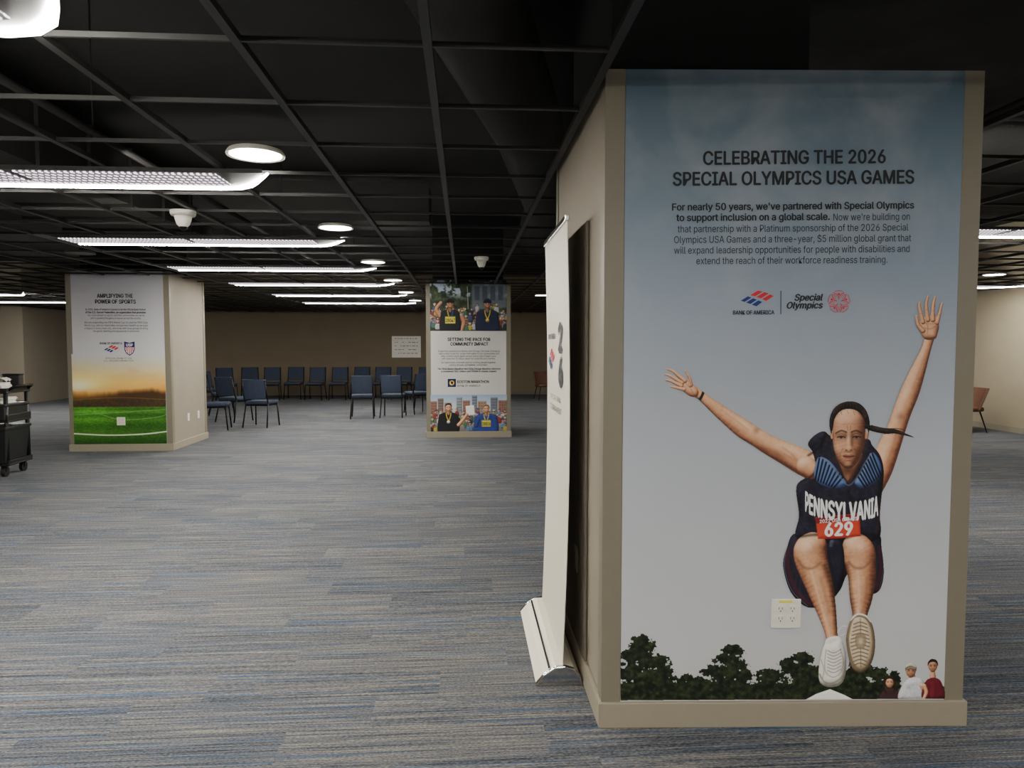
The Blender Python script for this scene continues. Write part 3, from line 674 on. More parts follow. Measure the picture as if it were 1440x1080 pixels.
# ------------------------------------------------------------------ outlets
def outlet(world, rz, cols=1, label='white wall power outlet plate', m=M_WHITE, sticker=False):
    O = empty('power_outlet', world, rz, label, 'outlet'); W = .0575 if cols == 2 else .036; H = .0575
    bm = bmesh.new(); box(bm, -W, W, -.006, 0, -H, H); fin(bm, 'cover_plate', m, O, bevel=.002)
    for i in range(cols):
        cx = 0 if cols == 1 else (-.023+.046*i)
        for zc in (-.0195, .0195):
            bm = bmesh.new()
            pts = [(cx+.0165*math.cos(t/16*6.2832), max(-.0135, min(.0135, .0165*math.sin(t/16*6.2832)))) for t in range(16)]
            a = [bm.verts.new((x, -.0085, zc+z)) for x, z in pts]; b = [bm.verts.new((x, -.006, zc+z)) for x, z in pts]
            bm.faces.new(a)
            for q in range(16): bm.faces.new((a[q], a[(q+1)%16], b[(q+1)%16], b[q]))
            box(bm, cx-.0075, cx-.0055, -.009, -.0084, zc-.002, zc+.007, 1); box(bm, cx+.0055, cx+.0075, -.009, -.0084, zc-.002, zc+.007, 1)
            box(bm, cx-.0022, cx+.0022, -.009, -.0084, zc-.0105, zc-.006, 1)
            fin(bm, 'socket', [m, M_SLOT], O)
    if sticker:
        bm = bmesh.new(); box(bm, -.028, .022, -.0066, -.006, .044, .053); fin(bm, 'sticker', M_YEL, O, label='yellow label strip')
    return O
Rm = Matrix.Rotation(PR, 4, 'Z')
def on_main(px, py, d): return Vector((.54,2.694,0))+Rm @ map_main(px, py, d)
outlet(on_main(1103, 861, .0055), PR, 2, 'white four-socket outlet plate with yellow sticker on the poster', sticker=True)

# ------------------------------------------------------------------ soccer poster
def rect_raw(px0, px1, py0, py1, x0, x1, z0, z1):
    return lambda px, py, d: (x0+(px-px0)/(px1-px0)*(x1-x0), -d, z1+(py-py0)/(py1-py0)*(z0-z1))
def rect_map(*a):
    r = rect_raw(*a); return lambda px, py, d: Vector(r(px, py, d))
a1 = (102, 235, 394, 624, .05, 1.315, .102, 2.42); mp1 = rect_map(*a1)
bm = bmesh.new(); box(bm, .05, 1.315, -.004, 0, .102, 2.53)
P1 = fin(bm, 'poster', ramp_z('printed_paper', [(0,(206,206,208)),(.53,(206,206,208)),(1,(166,166,174))], (.1,2.53)), loc=(-5.52,10.349,0), label='white poster with green soccer field and sunset on a pillar', category='poster')
P = Paint(102, 235, 498, 624, 2.4); X, Y = P.X, P.Y; ALL = (slice(None), slice(None))
st = [(498,(206,206,208)),(508,(212,208,194)),(522,(222,204,154)),(538,(230,182,96)),(550,(206,138,60)),(558,(120,82,42))]
P.over(ALL, np.ones(X.shape), np.stack([np.interp(Y, [s[0] for s in st], [s[1][k] for s in st]) for k in range(3)], -1))
c_ = np.clip((fbm(X*.3, Y, 7, 4, 21)-.5)*3, 0, 1)*np.clip((Y-508)/14, 0, 1)*np.clip((552-Y)/8, 0, 1); P.over(ALL, c_*.2, (190,140,90))
P.dab(118, 540, 46, 18, (255,236,150), .95); P.dab(110, 545, 20, 10, (255,252,220), 1); P.dab(190, 542, 44, 9, (246,204,110), .5)
hill = 550+2.4*np.sin((X-102)/133*6)-fbm(X, Y*0, 7, 3, 3)*4
P.over(ALL, np.clip((Y-hill)/7, 0, 1), (70,48,28))
stand = np.clip((Y-559-((X-168)/66)**2*-2.5)/3, 0, 1); P.over(ALL, stand, np.stack([46+40*fbm(X, Y, 2.5, 2, 6), 36+30*fbm(X, Y, 2.5, 2, 7), 22+18*fbm(X, Y, 2.4, 2, 8)], -1))
P.dab(114,553,36,7,(230,160,66),.65); P.stroke([(102,562),(168,559),(235,562)], .8, (150,120,80), .5, .8)
g = np.clip((Y-571)/53, 0, 1); stripe = .5+.5*np.sin(6.2832*1.8*np.log1p(g*7))
grass = np.stack([44+22*stripe, 94+24*stripe, 24+8*stripe], -1)*(.72+.5*fbm(X*.5, Y, 1.2, 3, 13))[..., None]*(1.15-.38*g+.5*np.exp(-((X-125)/40)**2)*(1-g))[..., None]
P.over(ALL, np.clip((Y-571)/2.5, 0, 1), grass)
WL = (232,238,222)
P.stroke([(102,609),(150,611.5),(200,610.5),(235,607)], 1.8, WL, .92, .8); P.stroke([(102,583),(235,576)], .7, WL, .4, .8); P.stroke([(140,582),(172,590),(220,587),(235,583)], .7, WL, .4, .6)
P.mesh('printed_field', P1, rect_raw(*a1), .006, 'sunset stadium and green pitch print')
A = Art(mp1, .0065, .0004)
bank_flag(A, 159, 491, 21)
A.poly([(177.5,480.5),(185,482.5),(192.5,480.5),(192.5,492),(190,497),(185,500.5),(180,497),(177.5,492)], (28,40,96), smooth=False)
A.poly([(178.8,488.5),(191.2,488.5),(191.2,492),(189,496),(185,499),(181,496),(178.8,492)], (236,236,240), smooth=False)
for x_, yb in ((180.2,493.8),(182.6,496.8),(185,498.6),(187.4,496.8),(189.8,493.8)): A.strip([(x_,488.5,1.2),(x_,yb,1.2)], [(204,40,52)])
A.done('printed_logos', P1)
T1 = lambda s, x0, x1, b, c, m=M_TXT, **k: text(s, P1, mp1, x0, x1, b, c, m, depth=.0095, **k)
T1('USP', 180.2, 189.8, 487.4, 3.8, M_TW, bold=.03)
T1('AMPLIFYING THE', 141, 192, 420, 5.2, bold=.03); T1('POWER OF SPORTS', 138, 196, 428, 5.2, bold=.03)
T1("In 2026, Bank of America is proud to be the Official Bank Partner", 124, 210, 437.5, 2.6, bold=.015)
T1("of the U.S. Soccer Federation, an organization that promotes", 124, 210, 441.5, 2.6, bold=.03)
T1("our commitment to sports and the communities we serve,", 127, 208, 445.5, 2.6, M_TXT2)
T1("and to growing the game of soccer across the country.", 131, 203, 449.5, 2.6, M_TXT2)
T1("We are supporting the FIFA World Cup 26 and the FIFA Club", 122, 212, 455.5, 2.6, M_TXT2)
T1("World Cup, and our teammates and partners benefit as we build", 122, 212, 459.5, 2.6, M_TXT2)
T1("a legacy in every host city, and work with local groups to bring", 122, 212, 463.5, 2.6, M_TXT2)
T1("the game, learning and opportunity to everyone.", 134, 200, 467.5, 2.6, M_TXT2)
T1("BANK OF AMERICA", 143, 175, 484.5, 2.8, M_TN, bold=.02)
T1("OFFICIAL BANK OF THE", 150, 188, 505, 2.2, M_TN); T1("U.S. SOCCER FEDERATION", 148, 190, 508.5, 2.2, M_TN)
outlet(Vector((-5.52,10.349,0))+mp1(170,592,.0085), 0, 2, 'white outlet plate on the soccer poster')
for yy, zz in ((10.95,.42),(11.35,.42)):
    outlet((-4.13,yy,zz), math.pi/2, 1, 'white outlet plate on the pillar side')

# ------------------------------------------------------------------ marathon poster
a2 = (606, 713, 406, 610, .06, 1.29, .09, 2.42); mp2 = rect_map(*a2)
bm = bmesh.new(); box(bm, .06, 1.29, -.004, 0, .09+.012, 2.53)
P2 = fin(bm, 'poster', ramp_z('printed_paper_warm', [(0,(208,208,204)),(1,(198,196,194))], (.1,2.53)), loc=(-.594,11.499,0), label='white poster with marathon runner photographs on a pillar', category='poster')
def crowd(P, x0, x1, y0, y1, n, r, seed):
    R = random.Random(seed); ps = sorted([(y0+R.random()*(y1-y0), x0+R.random()*(x1-x0)) for _ in range(n)])
    for y, x in ps:
        sk = R.choice([SKINP, SHADEP]); c = R.choice([(60,70,110),(170,170,175),(130,50,46),(40,40,46),(160,150,60),(90,120,150),(60,100,80)]); k = r*(.85+R.random()*.3)
        P.shape([(x-k*1.5, y+k*5), (x-k*1.5, y+k*1.8), (x, y+k*1.1), (x+k*1.5, y+k*1.8), (x+k*1.5, y+k*5)], tint(c), R=k, noise=.1)
        P.limb([(x, y-k*.2, k*.85), (x, y+k*.4, k*.65)], sk); P.dab(x, y-k*.75, k*.9, k*.45, R.choice([(30,22,20),(90,64,40),(200,200,200),(40,50,110)]), .95)
def runner(P, x, y, r, skin, hair, shirt, by, w, cap=None, ribbon=((226,196,40),(226,196,40)), medal=None, bib=None):
    sh = y+r*1.9
    P.limb([(x, y+r*.6, r*.5), (x, sh+r*.3, r*.62)], [tuple(v*.75 for v in c) for c in skin])
    P.shape([(x-w*.14, sh-r*.4), (x, sh+r*.35), (x+w*.14, sh-r*.4), (x+w*.4, sh), (x+w*.5, sh+r), (x+w*.48, by), (x-w*.48, by), (x-w*.5, sh+r), (x-w*.4, sh)], tint(shirt), R=r*.9, noise=.2)
    for sx, c in ((-1, ribbon[0]), (1, ribbon[1])): P.stroke([(x+sx*r*.7, sh-r*.2), (x+sx*r*.5, sh+r*.9), (x, sh+r*2.1)], r*.26, c, .9, .5)
    if bib: P.shape([(x-r*1.3, bib[0]), (x+r*1.3, bib[0]), (x+r*1.3, bib[1]), (x-r*1.3, bib[1])], (226,214,80), smooth=False); P.stroke([(x-r*1.3, bib[0]+.5), (x+r*1.3, bib[0]+.5)], .8, (60,110,60), .9, .4)
    if medal: P.limb([(x, sh+r*2.4, r*.5)], tint(medal))
    head(P, x, y, r, skin, hair, cap)
P = Paint(606, 713, 396, 467, 2.8); X, Y = P.X, P.Y
v = fbm(X, Y, 5, 4, 31); P.over(ALL, np.ones(X.shape), np.stack([28+90*v*v, 36+104*v*v, 26+70*v*v], -1))
P.over(ALL, np.clip((fbm(X, Y, 8, 3, 40)-.55)*8, 0, 1)*np.clip((424-Y)/10, 0, 1), (186,202,222))
P.shape([(664,398),(713,398),(713,434),(664,438)], (112,122,134), smooth=False, op=.8, feather=3)
for q in range(4): P.shape([(668+q*11,404),(675+q*11,404),(675+q*11,424),(668+q*11,424)], (66,74,88), smooth=False, op=.8)
crowd(P, 606, 713, 430, 458, 90, 1.9, 3)
P.limb([(620,446,3.4),(615,437,2.8),(621,428,2.6)], SHADEP); P.limb([(649,446,3.4),(653,455,3),(650,466,2.6)], SHADEP)
runner(P, 634, 429, 5.4, SHADEP, (24,20,20), (26,28,36), 468, 27, cap=(26,26,34), ribbon=((210,184,50),(36,76,140)), bib=(446.5,456.5))
runner(P, 686, 429, 5.4, SHADEP, (28,24,24), (28,36,64), 468, 31, cap=(28,34,60), medal=(200,166,80))
P.stroke([(658,405),(659,436)], .9, (200,200,200), .8, .5)
P.mesh('printed_photograph', P2, rect_raw(*a2), .006, 'two runners with medals in a crowd')
P = Paint(606, 713, 557, 610, 2.8); X, Y = P.X, P.Y
P.over(ALL, np.ones(X.shape), np.stack([np.interp(Y, [557,575,610], c) for c in ((150,204,110),(176,208,104),(206,212,96))], -1))
for bx, bw, bt, c in ((606,9,566,(140,100,82)),(616,8,562,(120,104,94)),(625,10,568,(150,124,106)),(642,8,560,(140,148,156)),(651,10,565,(146,108,90)),(664,7,558,(120,130,142)),(672,12,566,(156,130,110)),(690,10,561,(110,118,130)),(701,12,565,(140,104,88))):
    P.shape([(bx,bt),(bx+bw,bt),(bx+bw,596),(bx,596)], tint(c), R=1.5, smooth=False, noise=.1)
    for r_ in range(5):
        for cc in range(3): P.dab(bx+bw*(.22+.28*cc), bt+3+r_*4, .7, .9, (50,52,62), .7)
crowd(P, 606, 713, 578, 602, 100, 1.8, 8)
runner(P, 631, 575, 4.8, SKINP, (44,38,40), (26,26,30), 611, 28, medal=(210,210,216))
P.shape([(655,573),(667,572),(668,586),(656,587)], WHITEP, R=2, smooth=False, amb=.4); P.limb([(645,600,2.6),(652,592,2.2),(657,585,1.9)], SKINP)
runner(P, 684, 577, 4.8, SKINP, (140,104,70), (42,60,128), 611, 32, ribbon=((226,204,70),(226,204,70)), bib=(593,602.5))
P.limb([(673,592,2.2),(670,601,2.6)], tint((42,60,128)))
P.mesh('printed_photograph', P2, rect_raw(*a2), .006, 'two smiling runners before a city skyline')
A = Art(mp2, .0065, .0004)
A.poly([(630,534.5),(641.5,534.5),(641.5,546),(630,546)], (20,34,80), smooth=False); A.blob(635.8,540.2,3.4,3.4,(240,200,40)); A.poly([(634,537.6),(638,538.4),(637,543),(634.5,541)], (20,34,80), smooth=False)
A.done('printed_logos', P2)
T2 = lambda s, x0, x1, b, c, m=M_TXT, **k: text(s, P2, mp2, x0, x1, b, c, m, **{**dict(depth=.0085), **k})
T2('SETTING THE PACE FOR', 630, 690, 481, 4.4, bold=.03); T2('COMMUNITY IMPACT', 634, 687, 487.5, 4.4, bold=.03)
T2("Supporting marathons in Boston and Chicago, the Bank of America", 617, 703, 496.5, 2.4, M_TXT2)
T2("teams raise funds for causes that matter to our communities and", 618, 702, 500, 2.4, M_TXT2)
T2("help runners reach goals across every mile of each race,", 621, 698, 503.5, 2.4, M_TXT2)
T2("with more than $1 billion raised for nonprofits and charities.", 622, 697, 507, 2.4, M_TXT2)
T2("Our teammates volunteer and run to bring people together,", 621, 698, 512.5, 2.4, M_TXT2)
T2("creating stronger and healthier communities.", 632, 686, 516, 2.4, M_TXT2)
T2("The 2024 Boston Marathon and 2024 Chicago Marathon delivered", 616, 704, 521.5, 2.4, bold=.02)
T2("a combined $82 million and $50M in charity impact.", 621, 699, 525, 2.4, bold=.02)
T2("BOSTON MARATHON", 643.5, 688, 540.5, 3.8, M_TXT, bold=.02); T2("BANK OF AMERICA", 643.5, 676, 545.5, 2.6, M_TXT)
T2('28047', 627.5, 640.5, 454.6, 5, M_TXT, bold=.03); T2('28826', 678, 690, 601, 5, M_TXT, bold=.03)

# ------------------------------------------------------------------ banner's shadow on near pillar side, painted as a thin dark sheet
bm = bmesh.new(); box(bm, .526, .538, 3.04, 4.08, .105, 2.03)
fin(bm, 'painted_banner_shadow', M_SHADOW, bevel=.003, label='dark flat sheet standing in for the banner shadow on the pillar side', category='painted shadow')
outlet((.526, 3.26, .5), -math.pi/2, 1, 'dark outlet plate on the painted banner shadow', m=M_DKPLATE)

# ------------------------------------------------------------------ roll-up banner
BN = empty('rollup_banner', (.43, 3.05, 0), 0, 'tall cream roll-up banner stand beside the pillar', 'banner stand')
bm = bmesh.new()
n = 16; vs = []
def bx_(t): return .020*math.sin(t*math.pi)+t*.012
for i in range(n+1):
    t = i/n; z = .08+t*1.96; x = bx_(t)
    vs.append([bm.verts.new((x, 0, z)), bm.verts.new((x+.0015, .82, z)), bm.verts.new((x+.004, .82, z)), bm.verts.new((x+.003, 0, z))])
for i in range(n):
    for q in range(4): bm.faces.new((vs[i][q], vs[i][(q+1)%4], vs[i+1][(q+1)%4], vs[i+1][q]))
bm.faces.new(vs[0]); bm.faces.new(vs[-1]); fin(bm, 'banner_sheet', M_CREAM, BN)
prof = [(-.115,.0),(-.118,.012),(-.085,.05),(-.03,.085),(.01,.088),(.05,.075),(.078,.04),(.086,.012),(.084,0)]
def extr(y0, y1, s=1):
    bm = bmesh.new(); a = [bm.verts.new((x*s, y0, z*s)) for x, z in prof]; b = [bm.verts.new((x*s, y1, z*s)) for x, z in prof]
    bm.faces.new(a); bm.faces.new(b[::-1])
    for i in range(len(prof)): j = (i+1)%len(prof); bm.faces.new((a[i], a[j], b[j], b[i]))
    return bm
fin(extr(0, .84), 'cassette', M_CREAM, BN)
fin(extr(-.022, 0, 1.02), 'end_cap', M_CHROME, BN, bevel=.004); fin(extr(.84, .86, 1.02), 'end_cap', M_CHROME, BN, bevel=.004)
bm = bmesh.new(); box(bm, .004, .022, -.004, .824, 2.03, 2.055); fin(bm, 'top_rail', M_CHROME, BN, bevel=.003)
bm = bmesh.new(); tube(bm, [(.04,.41,.06),(.04,.41,2.0),(.02,.41,2.035)], .009, 10); fin(bm, 'support_pole', M_CHROME, BN, smooth=True)
bm = bmesh.new(); box(bm, -.062, -.054, 0.002, .838, .073, .0775); fin(bm, 'groove_line', M_FRAME, BN)
mpb = lambda u, z, d: Vector((bx_((-z/1000-.08)/1.96)-d+.004, .82-u/1000, -z/1000))
A = Art(mpb, .006, .0004); bank_flag(A, 215, -1425, 230); A.done('printed_logo', BN)
TB = lambda s, x0, x1, z, c, m=M_TXT, **k: text(s, BN, mpb, x0, x1, -z, c, m, depth=.0065, **k)
TB('BANK OF AMERICA', 90, 380, 1530, 26, M_TN, bold=.02)
TB('2', 480, 640, 1470, 125, M_TXT, bold=.07); TB('6', 480, 640, 1310, 125, M_TXT, bold=.07)
TB('OFFICIAL BANK', 170, 560, 1225, 24, M_TXT2); TB('TOURNAMENT', 150, 590, 1170, 28, M_TXT2)

# ------------------------------------------------------------------ ceiling lights
def fixture(x1, yf, length=2.5):
    F = empty('linear_ceiling_light', (x1-length, yf-.42, 2.43), 0, 'long flat LED ceiling light with curved bright edge', 'ceiling light', 'ceiling light panels')
    Lh = length
    bm = bmesh.new(); prism(bm, [(0,0),(Lh-.03,0),(Lh-.1,.2),(Lh-.22,.36),(Lh-.3,.41),(0,.41)], .012, .035); fin(bm, 'housing', M_GRID, F)
    for i in range(2):
        a = .01+i*(Lh-.24)/2; b = a+(Lh-.24)/2-.06
        bm = bmesh.new(); box(bm, a, b, .02, .30, .006, .012); fin(bm, 'diffuser', M_DOTS, F)
    path = [(0,.395),(Lh*.5,.395),(Lh-.36,.395),(Lh-.27,.375),(Lh-.19,.31),(Lh-.13,.22),(Lh-.06,.1),(Lh,-.01)]
    bm = bmesh.new(); n = len(path); rows = []
    for i, (x, y) in enumerate(path):
        p = path[max(i-1,0)]; q = path[min(i+1,n-1)]; d = Vector((q[0]-p[0], q[1]-p[1])).normalized(); nn = Vector((-d.y, d.x))
        w = .022 if i < n-3 else .022-.009*(i-(n-4))*.65
        rows.append([bm.verts.new((x+nn.x*w*s, y+nn.y*w*s, z)) for s, z in ((-1,.004),(1,.004),(1,.011),(-1,.011))])
    for i in range(n-1):
        for k_ in range(4): bm.faces.new((rows[i][k_], rows[i][(k_+1)%4], rows[i+1][(k_+1)%4], rows[i+1][k_]))
    bm.faces.new(rows[0]); bm.faces.new(rows[-1]); fin(bm, 'light_edge', M_LAMP, F)
fixture(-1.01, 2.32)
for yf in (-2.5, -.1, 4.47, 6.98, 9.3, 11.55, 14.0, 16.5): fixture(-1.07, yf)
for yf in (4.33, 9.2, 14.2, 16.6): fixture(-8.1, yf)
for yf in (1.2, 6.0): fixture(5.9, yf)
fixture(8.95, 11.3, 2.2); fixture(2.2, -.9, 2.5); fixture(5.9, 15.5); fixture(2.6, -3.6, 2.5)

def downlight(x, y, on=True):
    D = empty('downlight', (x, y, 2.44), 0, 'round recessed ceiling downlight, lit' if on else 'round recessed ceiling downlight, unlit', 'ceiling light', 'round downlights' )
    bm = bmesh.new(); lathe(bm, [(.125,.004),(.14,.0),(.142,.008),(.13,.026),(.1,.026),(.1,.012)]); fin(bm, 'trim_ring', M_WHITE if on else M_GRID, D, smooth=False)
    bm = bmesh.new(); lathe(bm, [(.001,.002),(.06,.0015),(.125,.004),(.125,.008),(.001,.008)]); fin(bm, 'lens', M_DOWN if on else M_GRID, D)
for y in (3.68, 5.9, 8.3, 10.6, 13.0, 15.4): downlight(-1.03, y)
downlight(1.5, 13.6); downlight(7.15, 9.2); downlight(-3.95, 7.7, False); downlight(.9, 17.5); downlight(-6.2, 16.8)

def dome(x, y, s=1):
    D = empty('dome_sensor', (x, y, 2.33), 0, 'small white dome device hanging from the ceiling grid', 'ceiling sensor')
    bm = bmesh.new(); lathe(bm, [(.03*s,.1),(.09*s,.1),(.1*s,.115),(.1*s,.136),(.03*s,.136)]); fin(bm, 'mount_plate', M_WHITE, D, smooth=False)
    bm = bmesh.new(); lathe(bm, [(.03*s,.02),(.05*s,.04),(.062*s,.07),(.07*s,.1),(.01,.1)]); fin(bm, 'housing', M_WHITE, D, smooth=True)
    bm = bmesh.new(); lathe(bm, [(.002,-.005),(.02*s,.0),(.032*s,.018),(.034*s,.03),(.002,.03)]); fin(bm, 'dome_lens', M_FRAME, D, smooth=True)
dome(-2.02, 5.35, .88); dome(.2, 7.9, .8)

# ------------------------------------------------------------------ chairs
def chair_parts():
    E = empty('conference_chair', (0,0,0), 0, 'armless dark blue upholstered chair with black metal frame', 'chair', 'chairs set in a circle'); ps = []
    bm = bmesh.new(); box(bm, -.225, .225, -.2, .24, .42, .48); ps.append(fin(bm, 'seat', M_BLUE, E, bevel=.022, seg=3))
    bm = bmesh.new(); rows = []
    for i in range(7):
        t = i/6; z = .52+t*.36; yc = -.235-.06*t; ww = .208-.012*(abs(t-.5)*2)**3; row = []
        for x, yy in ((-ww,.012),(-ww*.5,-.004),(0,-.01),(ww*.5,-.004),(ww,.012),(ww,.045),(ww*.5,.034),(0,.03),(-ww*.5,.034),(-ww,.045)): row.append(bm.verts.new((x, yc+yy-.02, z)))
        rows.append(row)
    for i in range(6):
        for k_ in range(10): bm.faces.new((rows[i][k_], rows[i][(k_+1)%10], rows[i+1][(k_+1)%10], rows[i+1][k_]))
    bm.faces.new(rows[0]); bm.faces.new(rows[-1]); ps.append(fin(bm, 'backrest', M_BLUE, E, bevel=.01))
    for sx in (-1, 1):
        bm = bmesh.new(); tube(bm, [(sx*.21,.2,.43),(sx*.22,.22,.2),(sx*.23,.24,0)], .0135, 8); ps.append(fin(bm, 'leg', M_FRAME, E, smooth=True))
        bm = bmesh.new(); tube(bm, [(sx*.21,-.18,.43),(sx*.22,-.23,.2),(sx*.23,-.28,0)], .0135, 8); ps.append(fin(bm, 'leg', M_FRAME, E, smooth=True))
        bm = bmesh.new(); tube(bm, [(sx*.217,-.15,.44),(sx*.218,-.2,.47),(sx*.216,-.235,.55),(sx*.21,-.3,.88)], .0135, 8); ps.append(fin(bm, 'back_post', M_FRAME, E, smooth=True))
    bm = bmesh.new(); box(bm, -.21, .21, -.18, .22, .39, .422); ps.append(fin(bm, 'seat_frame', M_FRAME, E, bevel=.004))
    return E, ps
CE, CP = chair_parts()
chairs = [(-4.42,12.95,-80),(-4.50,14.3,-25),(-3.72,13.35,-10),(-2.08,14.8,5),(-1.47,14.95,-4),(-1.0,15.7,30),
          (-6.75,18.6,-120),(-6.33,19.5,-150),(-5.83,19.85,-165),(-5.24,19.8,-172),(-4.68,20.0,180),(-4.05,19.75,176),(-3.43,19.8,180),(-2.87,20.0,176),(-2.28,19.9,174),(-1.71,19.8,168),(-1.15,19.7,158),(-5.2,15.7,-70),(-5.75,17.1,-95),(-.95,17.2,95)]
for i, (x, y, r) in enumerate(chairs):
    if i == 0: CE.location = (x, y, 0); CE.rotation_euler = (0,0,math.radians(r)); continue
    e = CE.copy(); COL.objects.link(e); e.location = (x, y, 0); e.rotation_euler = (0,0,math.radians(r))
    for p in CP:
        q = p.copy(); q.parent = e; COL.objects.link(q)

def lounge(x, y, r, lab):
    E = empty('lounge_chair', (x, y, 0), math.radians(r), lab, 'chair')
    bm = bmesh.new(); box(bm, -.27, .27, -.22, .28, .36, .44); fin(bm, 'seat', M_RUST, E, bevel=.03, seg=3)
    bm = bmesh.new(); rows = []
    for i in range(8):
        t = i/7; z = .38+t*.38; yc = -.2-.17*t; row = []
        for a in range(-4, 5): row.append(bm.verts.new((.29*math.sin(a/4*.95)/math.sin(.95), yc+.09*(a/4)**2, z)))
        for a in range(4, -5, -1): row.append(bm.verts.new((.27*math.sin(a/4*.95)/math.sin(.95), yc+.035+.09*(a/4)**2, z)))
        rows.append(row)
    for i in range(7):
        for k_ in range(18): bm.faces.new((rows[i][k_], rows[i][(k_+1)%18], rows[i+1][(k_+1)%18], rows[i+1][k_]))
    bm.faces.new(rows[0]); bm.faces.new(rows[-1]); fin(bm, 'backrest', M_RUST, E, bevel=.01)
    for sx in (-1, 1):
        for sy in (-1, 1):
            bm = bmesh.new(); tube(bm, [(sx*.2,sy*.18,.37),(sx*.27,sy*.27,0)], [.013,.009], 8); fin(bm, 'leg', M_FRAME, E, smooth=True)
lounge(8.62, 11.75, 95, 'rust leather lounge chair with thin black legs by the wall')
lounge(2.25, 19.4, -170, 'rust leather lounge chair near the back wall')

# ------------------------------------------------------------------ board on back wall
bm = bmesh.new(); box(bm, -2.14, -1.28, YF-.02, YF, 1.12, 1.76)
W_ = fin(bm, 'whiteboard', M_PAPER, bevel=.004, label='small white board with handwriting on the far wall', category='whiteboard')
bm = bmesh.new()
for r_ in range(5):
    x = -2.05
    while x < -1.4:
        w = .03+random.random()*.08
        if r_ == 0 or random.random() < .75: box(bm, x, min(x+w, -1.36), YF-.022, YF-.0201, 1.68-r_*.11, 1.695-r_*.11)
        x += w+.03
fin(bm, 'marker_lines', M_TXT2, W_)
for x in (-10.55, -10.35, -9.75): outlet((x, YF, .42), 0, 1, 'white outlet plate on the far wall')

# ------------------------------------------------------------------ service cart
CT = empty('service_cart', (-5.13, 8.35, 0), math.radians(4), 'black plastic service cart loaded with papers and a bin', 'cart')
def part(name, m, f, **k):
    bm = bmesh.new(); f(bm); return fin(bm, name, m, CT, **k)
def tray(b, z, h=.07, x0=-1.15, x1=0, y0=0, y1=.5):
    box(b, x0, x1, y0, y1, z, z+.02)
    box(b, x0, x1, y0, y0+.02, z+.02, z+h); box(b, x0, x1, y1-.02, y1, z+.02, z+h)
    box(b, x0, x0+.02, y0+.02, y1-.02, z+.02, z+h); box(b, x1-.02, x1, y0+.02, y1-.02, z+.02, z+h)
part('base_platform', M_PLAS, lambda b: tray(b, .13, .06), bevel=.006)
part('shelf', M_PLAS, lambda b: tray(b, .62, .09), bevel=.006)
part('top_tray', M_PLAS, lambda b: tray(b, .95, .06), bevel=.006)
for x in (-1.12, -.03):
    for y in (.03, .47): part('corner_post', M_PLAS, lambda b: tube(b, [(x,y,.15),(x,y,.98)], .024, 10), smooth=True)
for x in (-1.05, -.08):
    for y in (.06, .44):
        part('caster_wheel', M_PLAS, lambda b: (tube(b, [(x-.018,y,.06),(x+.018,y,.06)], .06, 18), tube(b, [(x,y,.07),(x,y,.14)], .014, 8), box(b, x-.026, x-.02, y-.02, y+.02, .055, .135), box(b, x+.02, x+.026, y-.02, y+.02, .055, .135)))
def binf(b):
    a = [(-.56,-.02),(-.03,-.02),(-.03,.42),(-.56,.42)]; c = [(-.6,-.06),(.0,-.06),(.0,.46),(-.6,.46)]
    lo = [b.verts.new((*p, .16)) for p in a]; hi = [b.verts.new((*p, .56)) for p in c]
    b.faces.new(lo[::-1]); b.faces.new(hi)
    for i in range(4): b.faces.new((lo[i], lo[(i+1)%4], hi[(i+1)%4], hi[i]))
    box(b, -.615, .012, -.075, .475, .54, .575)
part('waste_bin', M_PLAS, binf, bevel=.006)
part('storage_tub', M_PLAS, lambda b: (box(b, -.6, -.02, -.02, .46, .645, .80), box(b, -.62, .0, -.035, .475, .80, .83)), bevel=.008)
part('storage_tub', M_PLAS, lambda b: (box(b, -1.1, -.66, .03, .46, .642, .80), box(b, -1.115, -.645, .015, .475, .80, .83)), bevel=.008)
part('push_handle', M_FRAME, lambda b: tube(b, [(-.02,.05,.98),(.05,.06,1.03),(.05,.44,1.03),(-.02,.45,.98)], .016, 8), smooth=True)
mpc = lambda px, py, d: Vector((-.33+px/1250, -.02-.04*((.40-py/1250)-.16)/.40-d-.002, .40-py/1250))
A = Art(mpc, .008, .0006); WW = (240,240,238)
A.strip([(0,40,14),(180,40,14),(180,210,14),(0,210,14),(0,33,14)], [WW], n=1)
A.blob(62,72,15,15,WW); A.strip([(60,92,30),(64,140,26)], [WW], n=2); A.strip([(58,135,14),(48,165,13),(40,196,13)], [WW], n=2); A.strip([(68,135,14),(76,165,13),(78,196,13)], [WW], n=2); A.strip([(66,98,12),(92,112,12),(112,104,12)], [WW], n=2)
A.blob(124,104,8,8,WW); A.poly([(106,130),(156,130),(147,197),(114,197)], WW, smooth=False)
A.done('bin_symbol', CT, 'white tidy-person pictogram')
Rc = Matrix.Rotation(math.radians(4), 4, 'Z')
def cw(x, y, z): return Vector((-5.13,8.35,0))+Rc @ Vector((x, y, z))
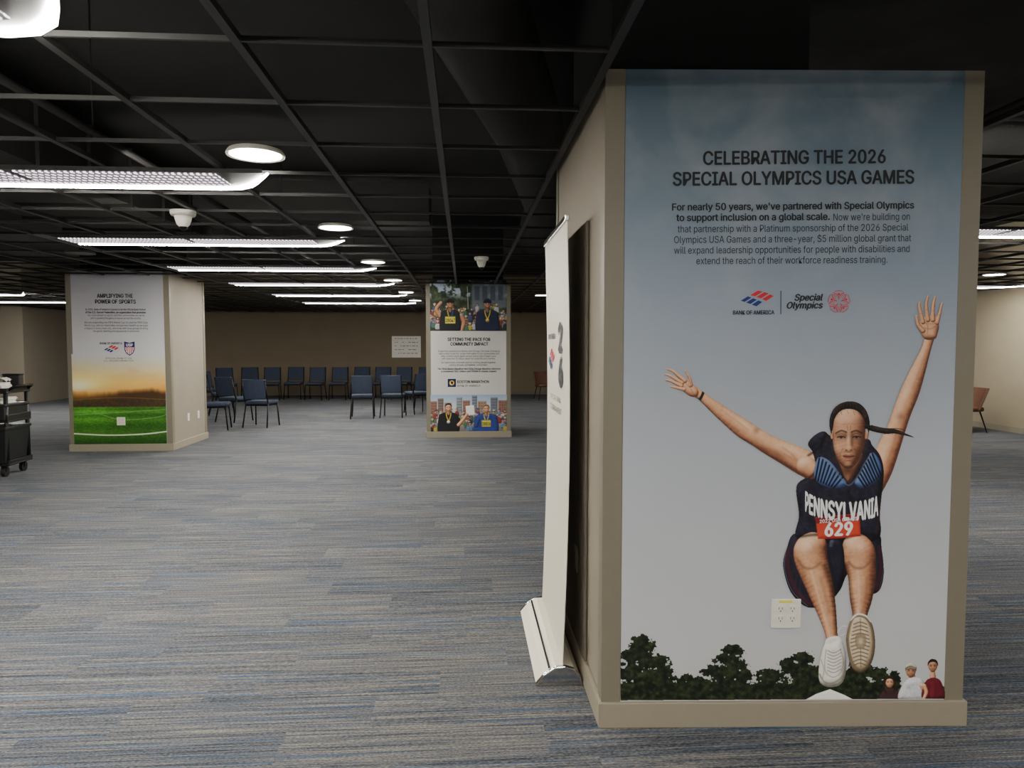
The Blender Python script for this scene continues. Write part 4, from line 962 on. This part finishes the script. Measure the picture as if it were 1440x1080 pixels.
def paper(x, y, z, w, d, h, r, name='paper_stack', lab='loose stack of white papers on the cart'):
    bm = bmesh.new(); q = max(2, int(h/.012))
    for i in range(q):
        ox, oy = random.uniform(-.012,.012), random.uniform(-.012,.012); box(bm, -w/2+ox, w/2+ox, -d/2+oy, d/2+oy, i*h/q, (i+.85)*h/q)
    return fin(bm, name, M_PAPER, loc=cw(x, y, z), rz=math.radians(r), label=lab, category='paper')
paper(-.29, .17, .971, .40, .22, .10, 4); paper(-.78, .24, .971, .36, .28, .14, -12)
paper(-.3, .2, .832, .44, .3, .07, 3); paper(-.86, .24, .832, .3, .26, .07, -6)
for i, (x, z, r) in enumerate(((-.17,1.075,.2),(-.42,1.075,-.3))):
    bm = bmesh.new(); g = 8; vv = [[bm.verts.new((a/g*.2-.1, b/g*.18-.09, .02+.016*math.sin(a*1.3+i)+.012*math.cos(b*1.7+i*2))) for b in range(g+1)] for a in range(g+1)]
    for a in range(g):
        for b in range(g): bm.faces.new((vv[a][b], vv[a+1][b], vv[a+1][b+1], vv[a][b+1]))
    o = fin(bm, 'crumpled_paper', M_PAPER, loc=cw(x, .17, z+.01), rz=r, smooth=True, label='crumpled white paper lying on the paper stack', category='paper')
    md = o.modifiers.new('solid', 'SOLIDIFY'); md.thickness = .004
bm = bmesh.new(); box(bm, -.09, .09, -.05, .05, 0, .17); box(bm, -.095, .095, -.055, .055, .17, .19)
fin(bm, 'storage_box', M_PLAS, loc=cw(-.14, .41, .972), rz=math.radians(4), bevel=.008, label='small black lidded box on the cart top', category='box')

# ------------------------------------------------------------------ world and camera
w = bpy.data.worlds.new('world'); scene.world = w; w.use_nodes = True
w.node_tree.nodes['Background'].inputs[0].default_value = (.5,.5,.55,1); w.node_tree.nodes['Background'].inputs[1].default_value = .02
cam = bpy.data.cameras.new('camera'); cam.lens = 25; cam.sensor_width = 36; cam.clip_start = .05
co = bpy.data.objects.new('camera', cam); COL.objects.link(co); scene.camera = co
co.location = (0,0,1.5); co.rotation_euler = (math.radians(90-3.15), 0, math.radians(-3.89))
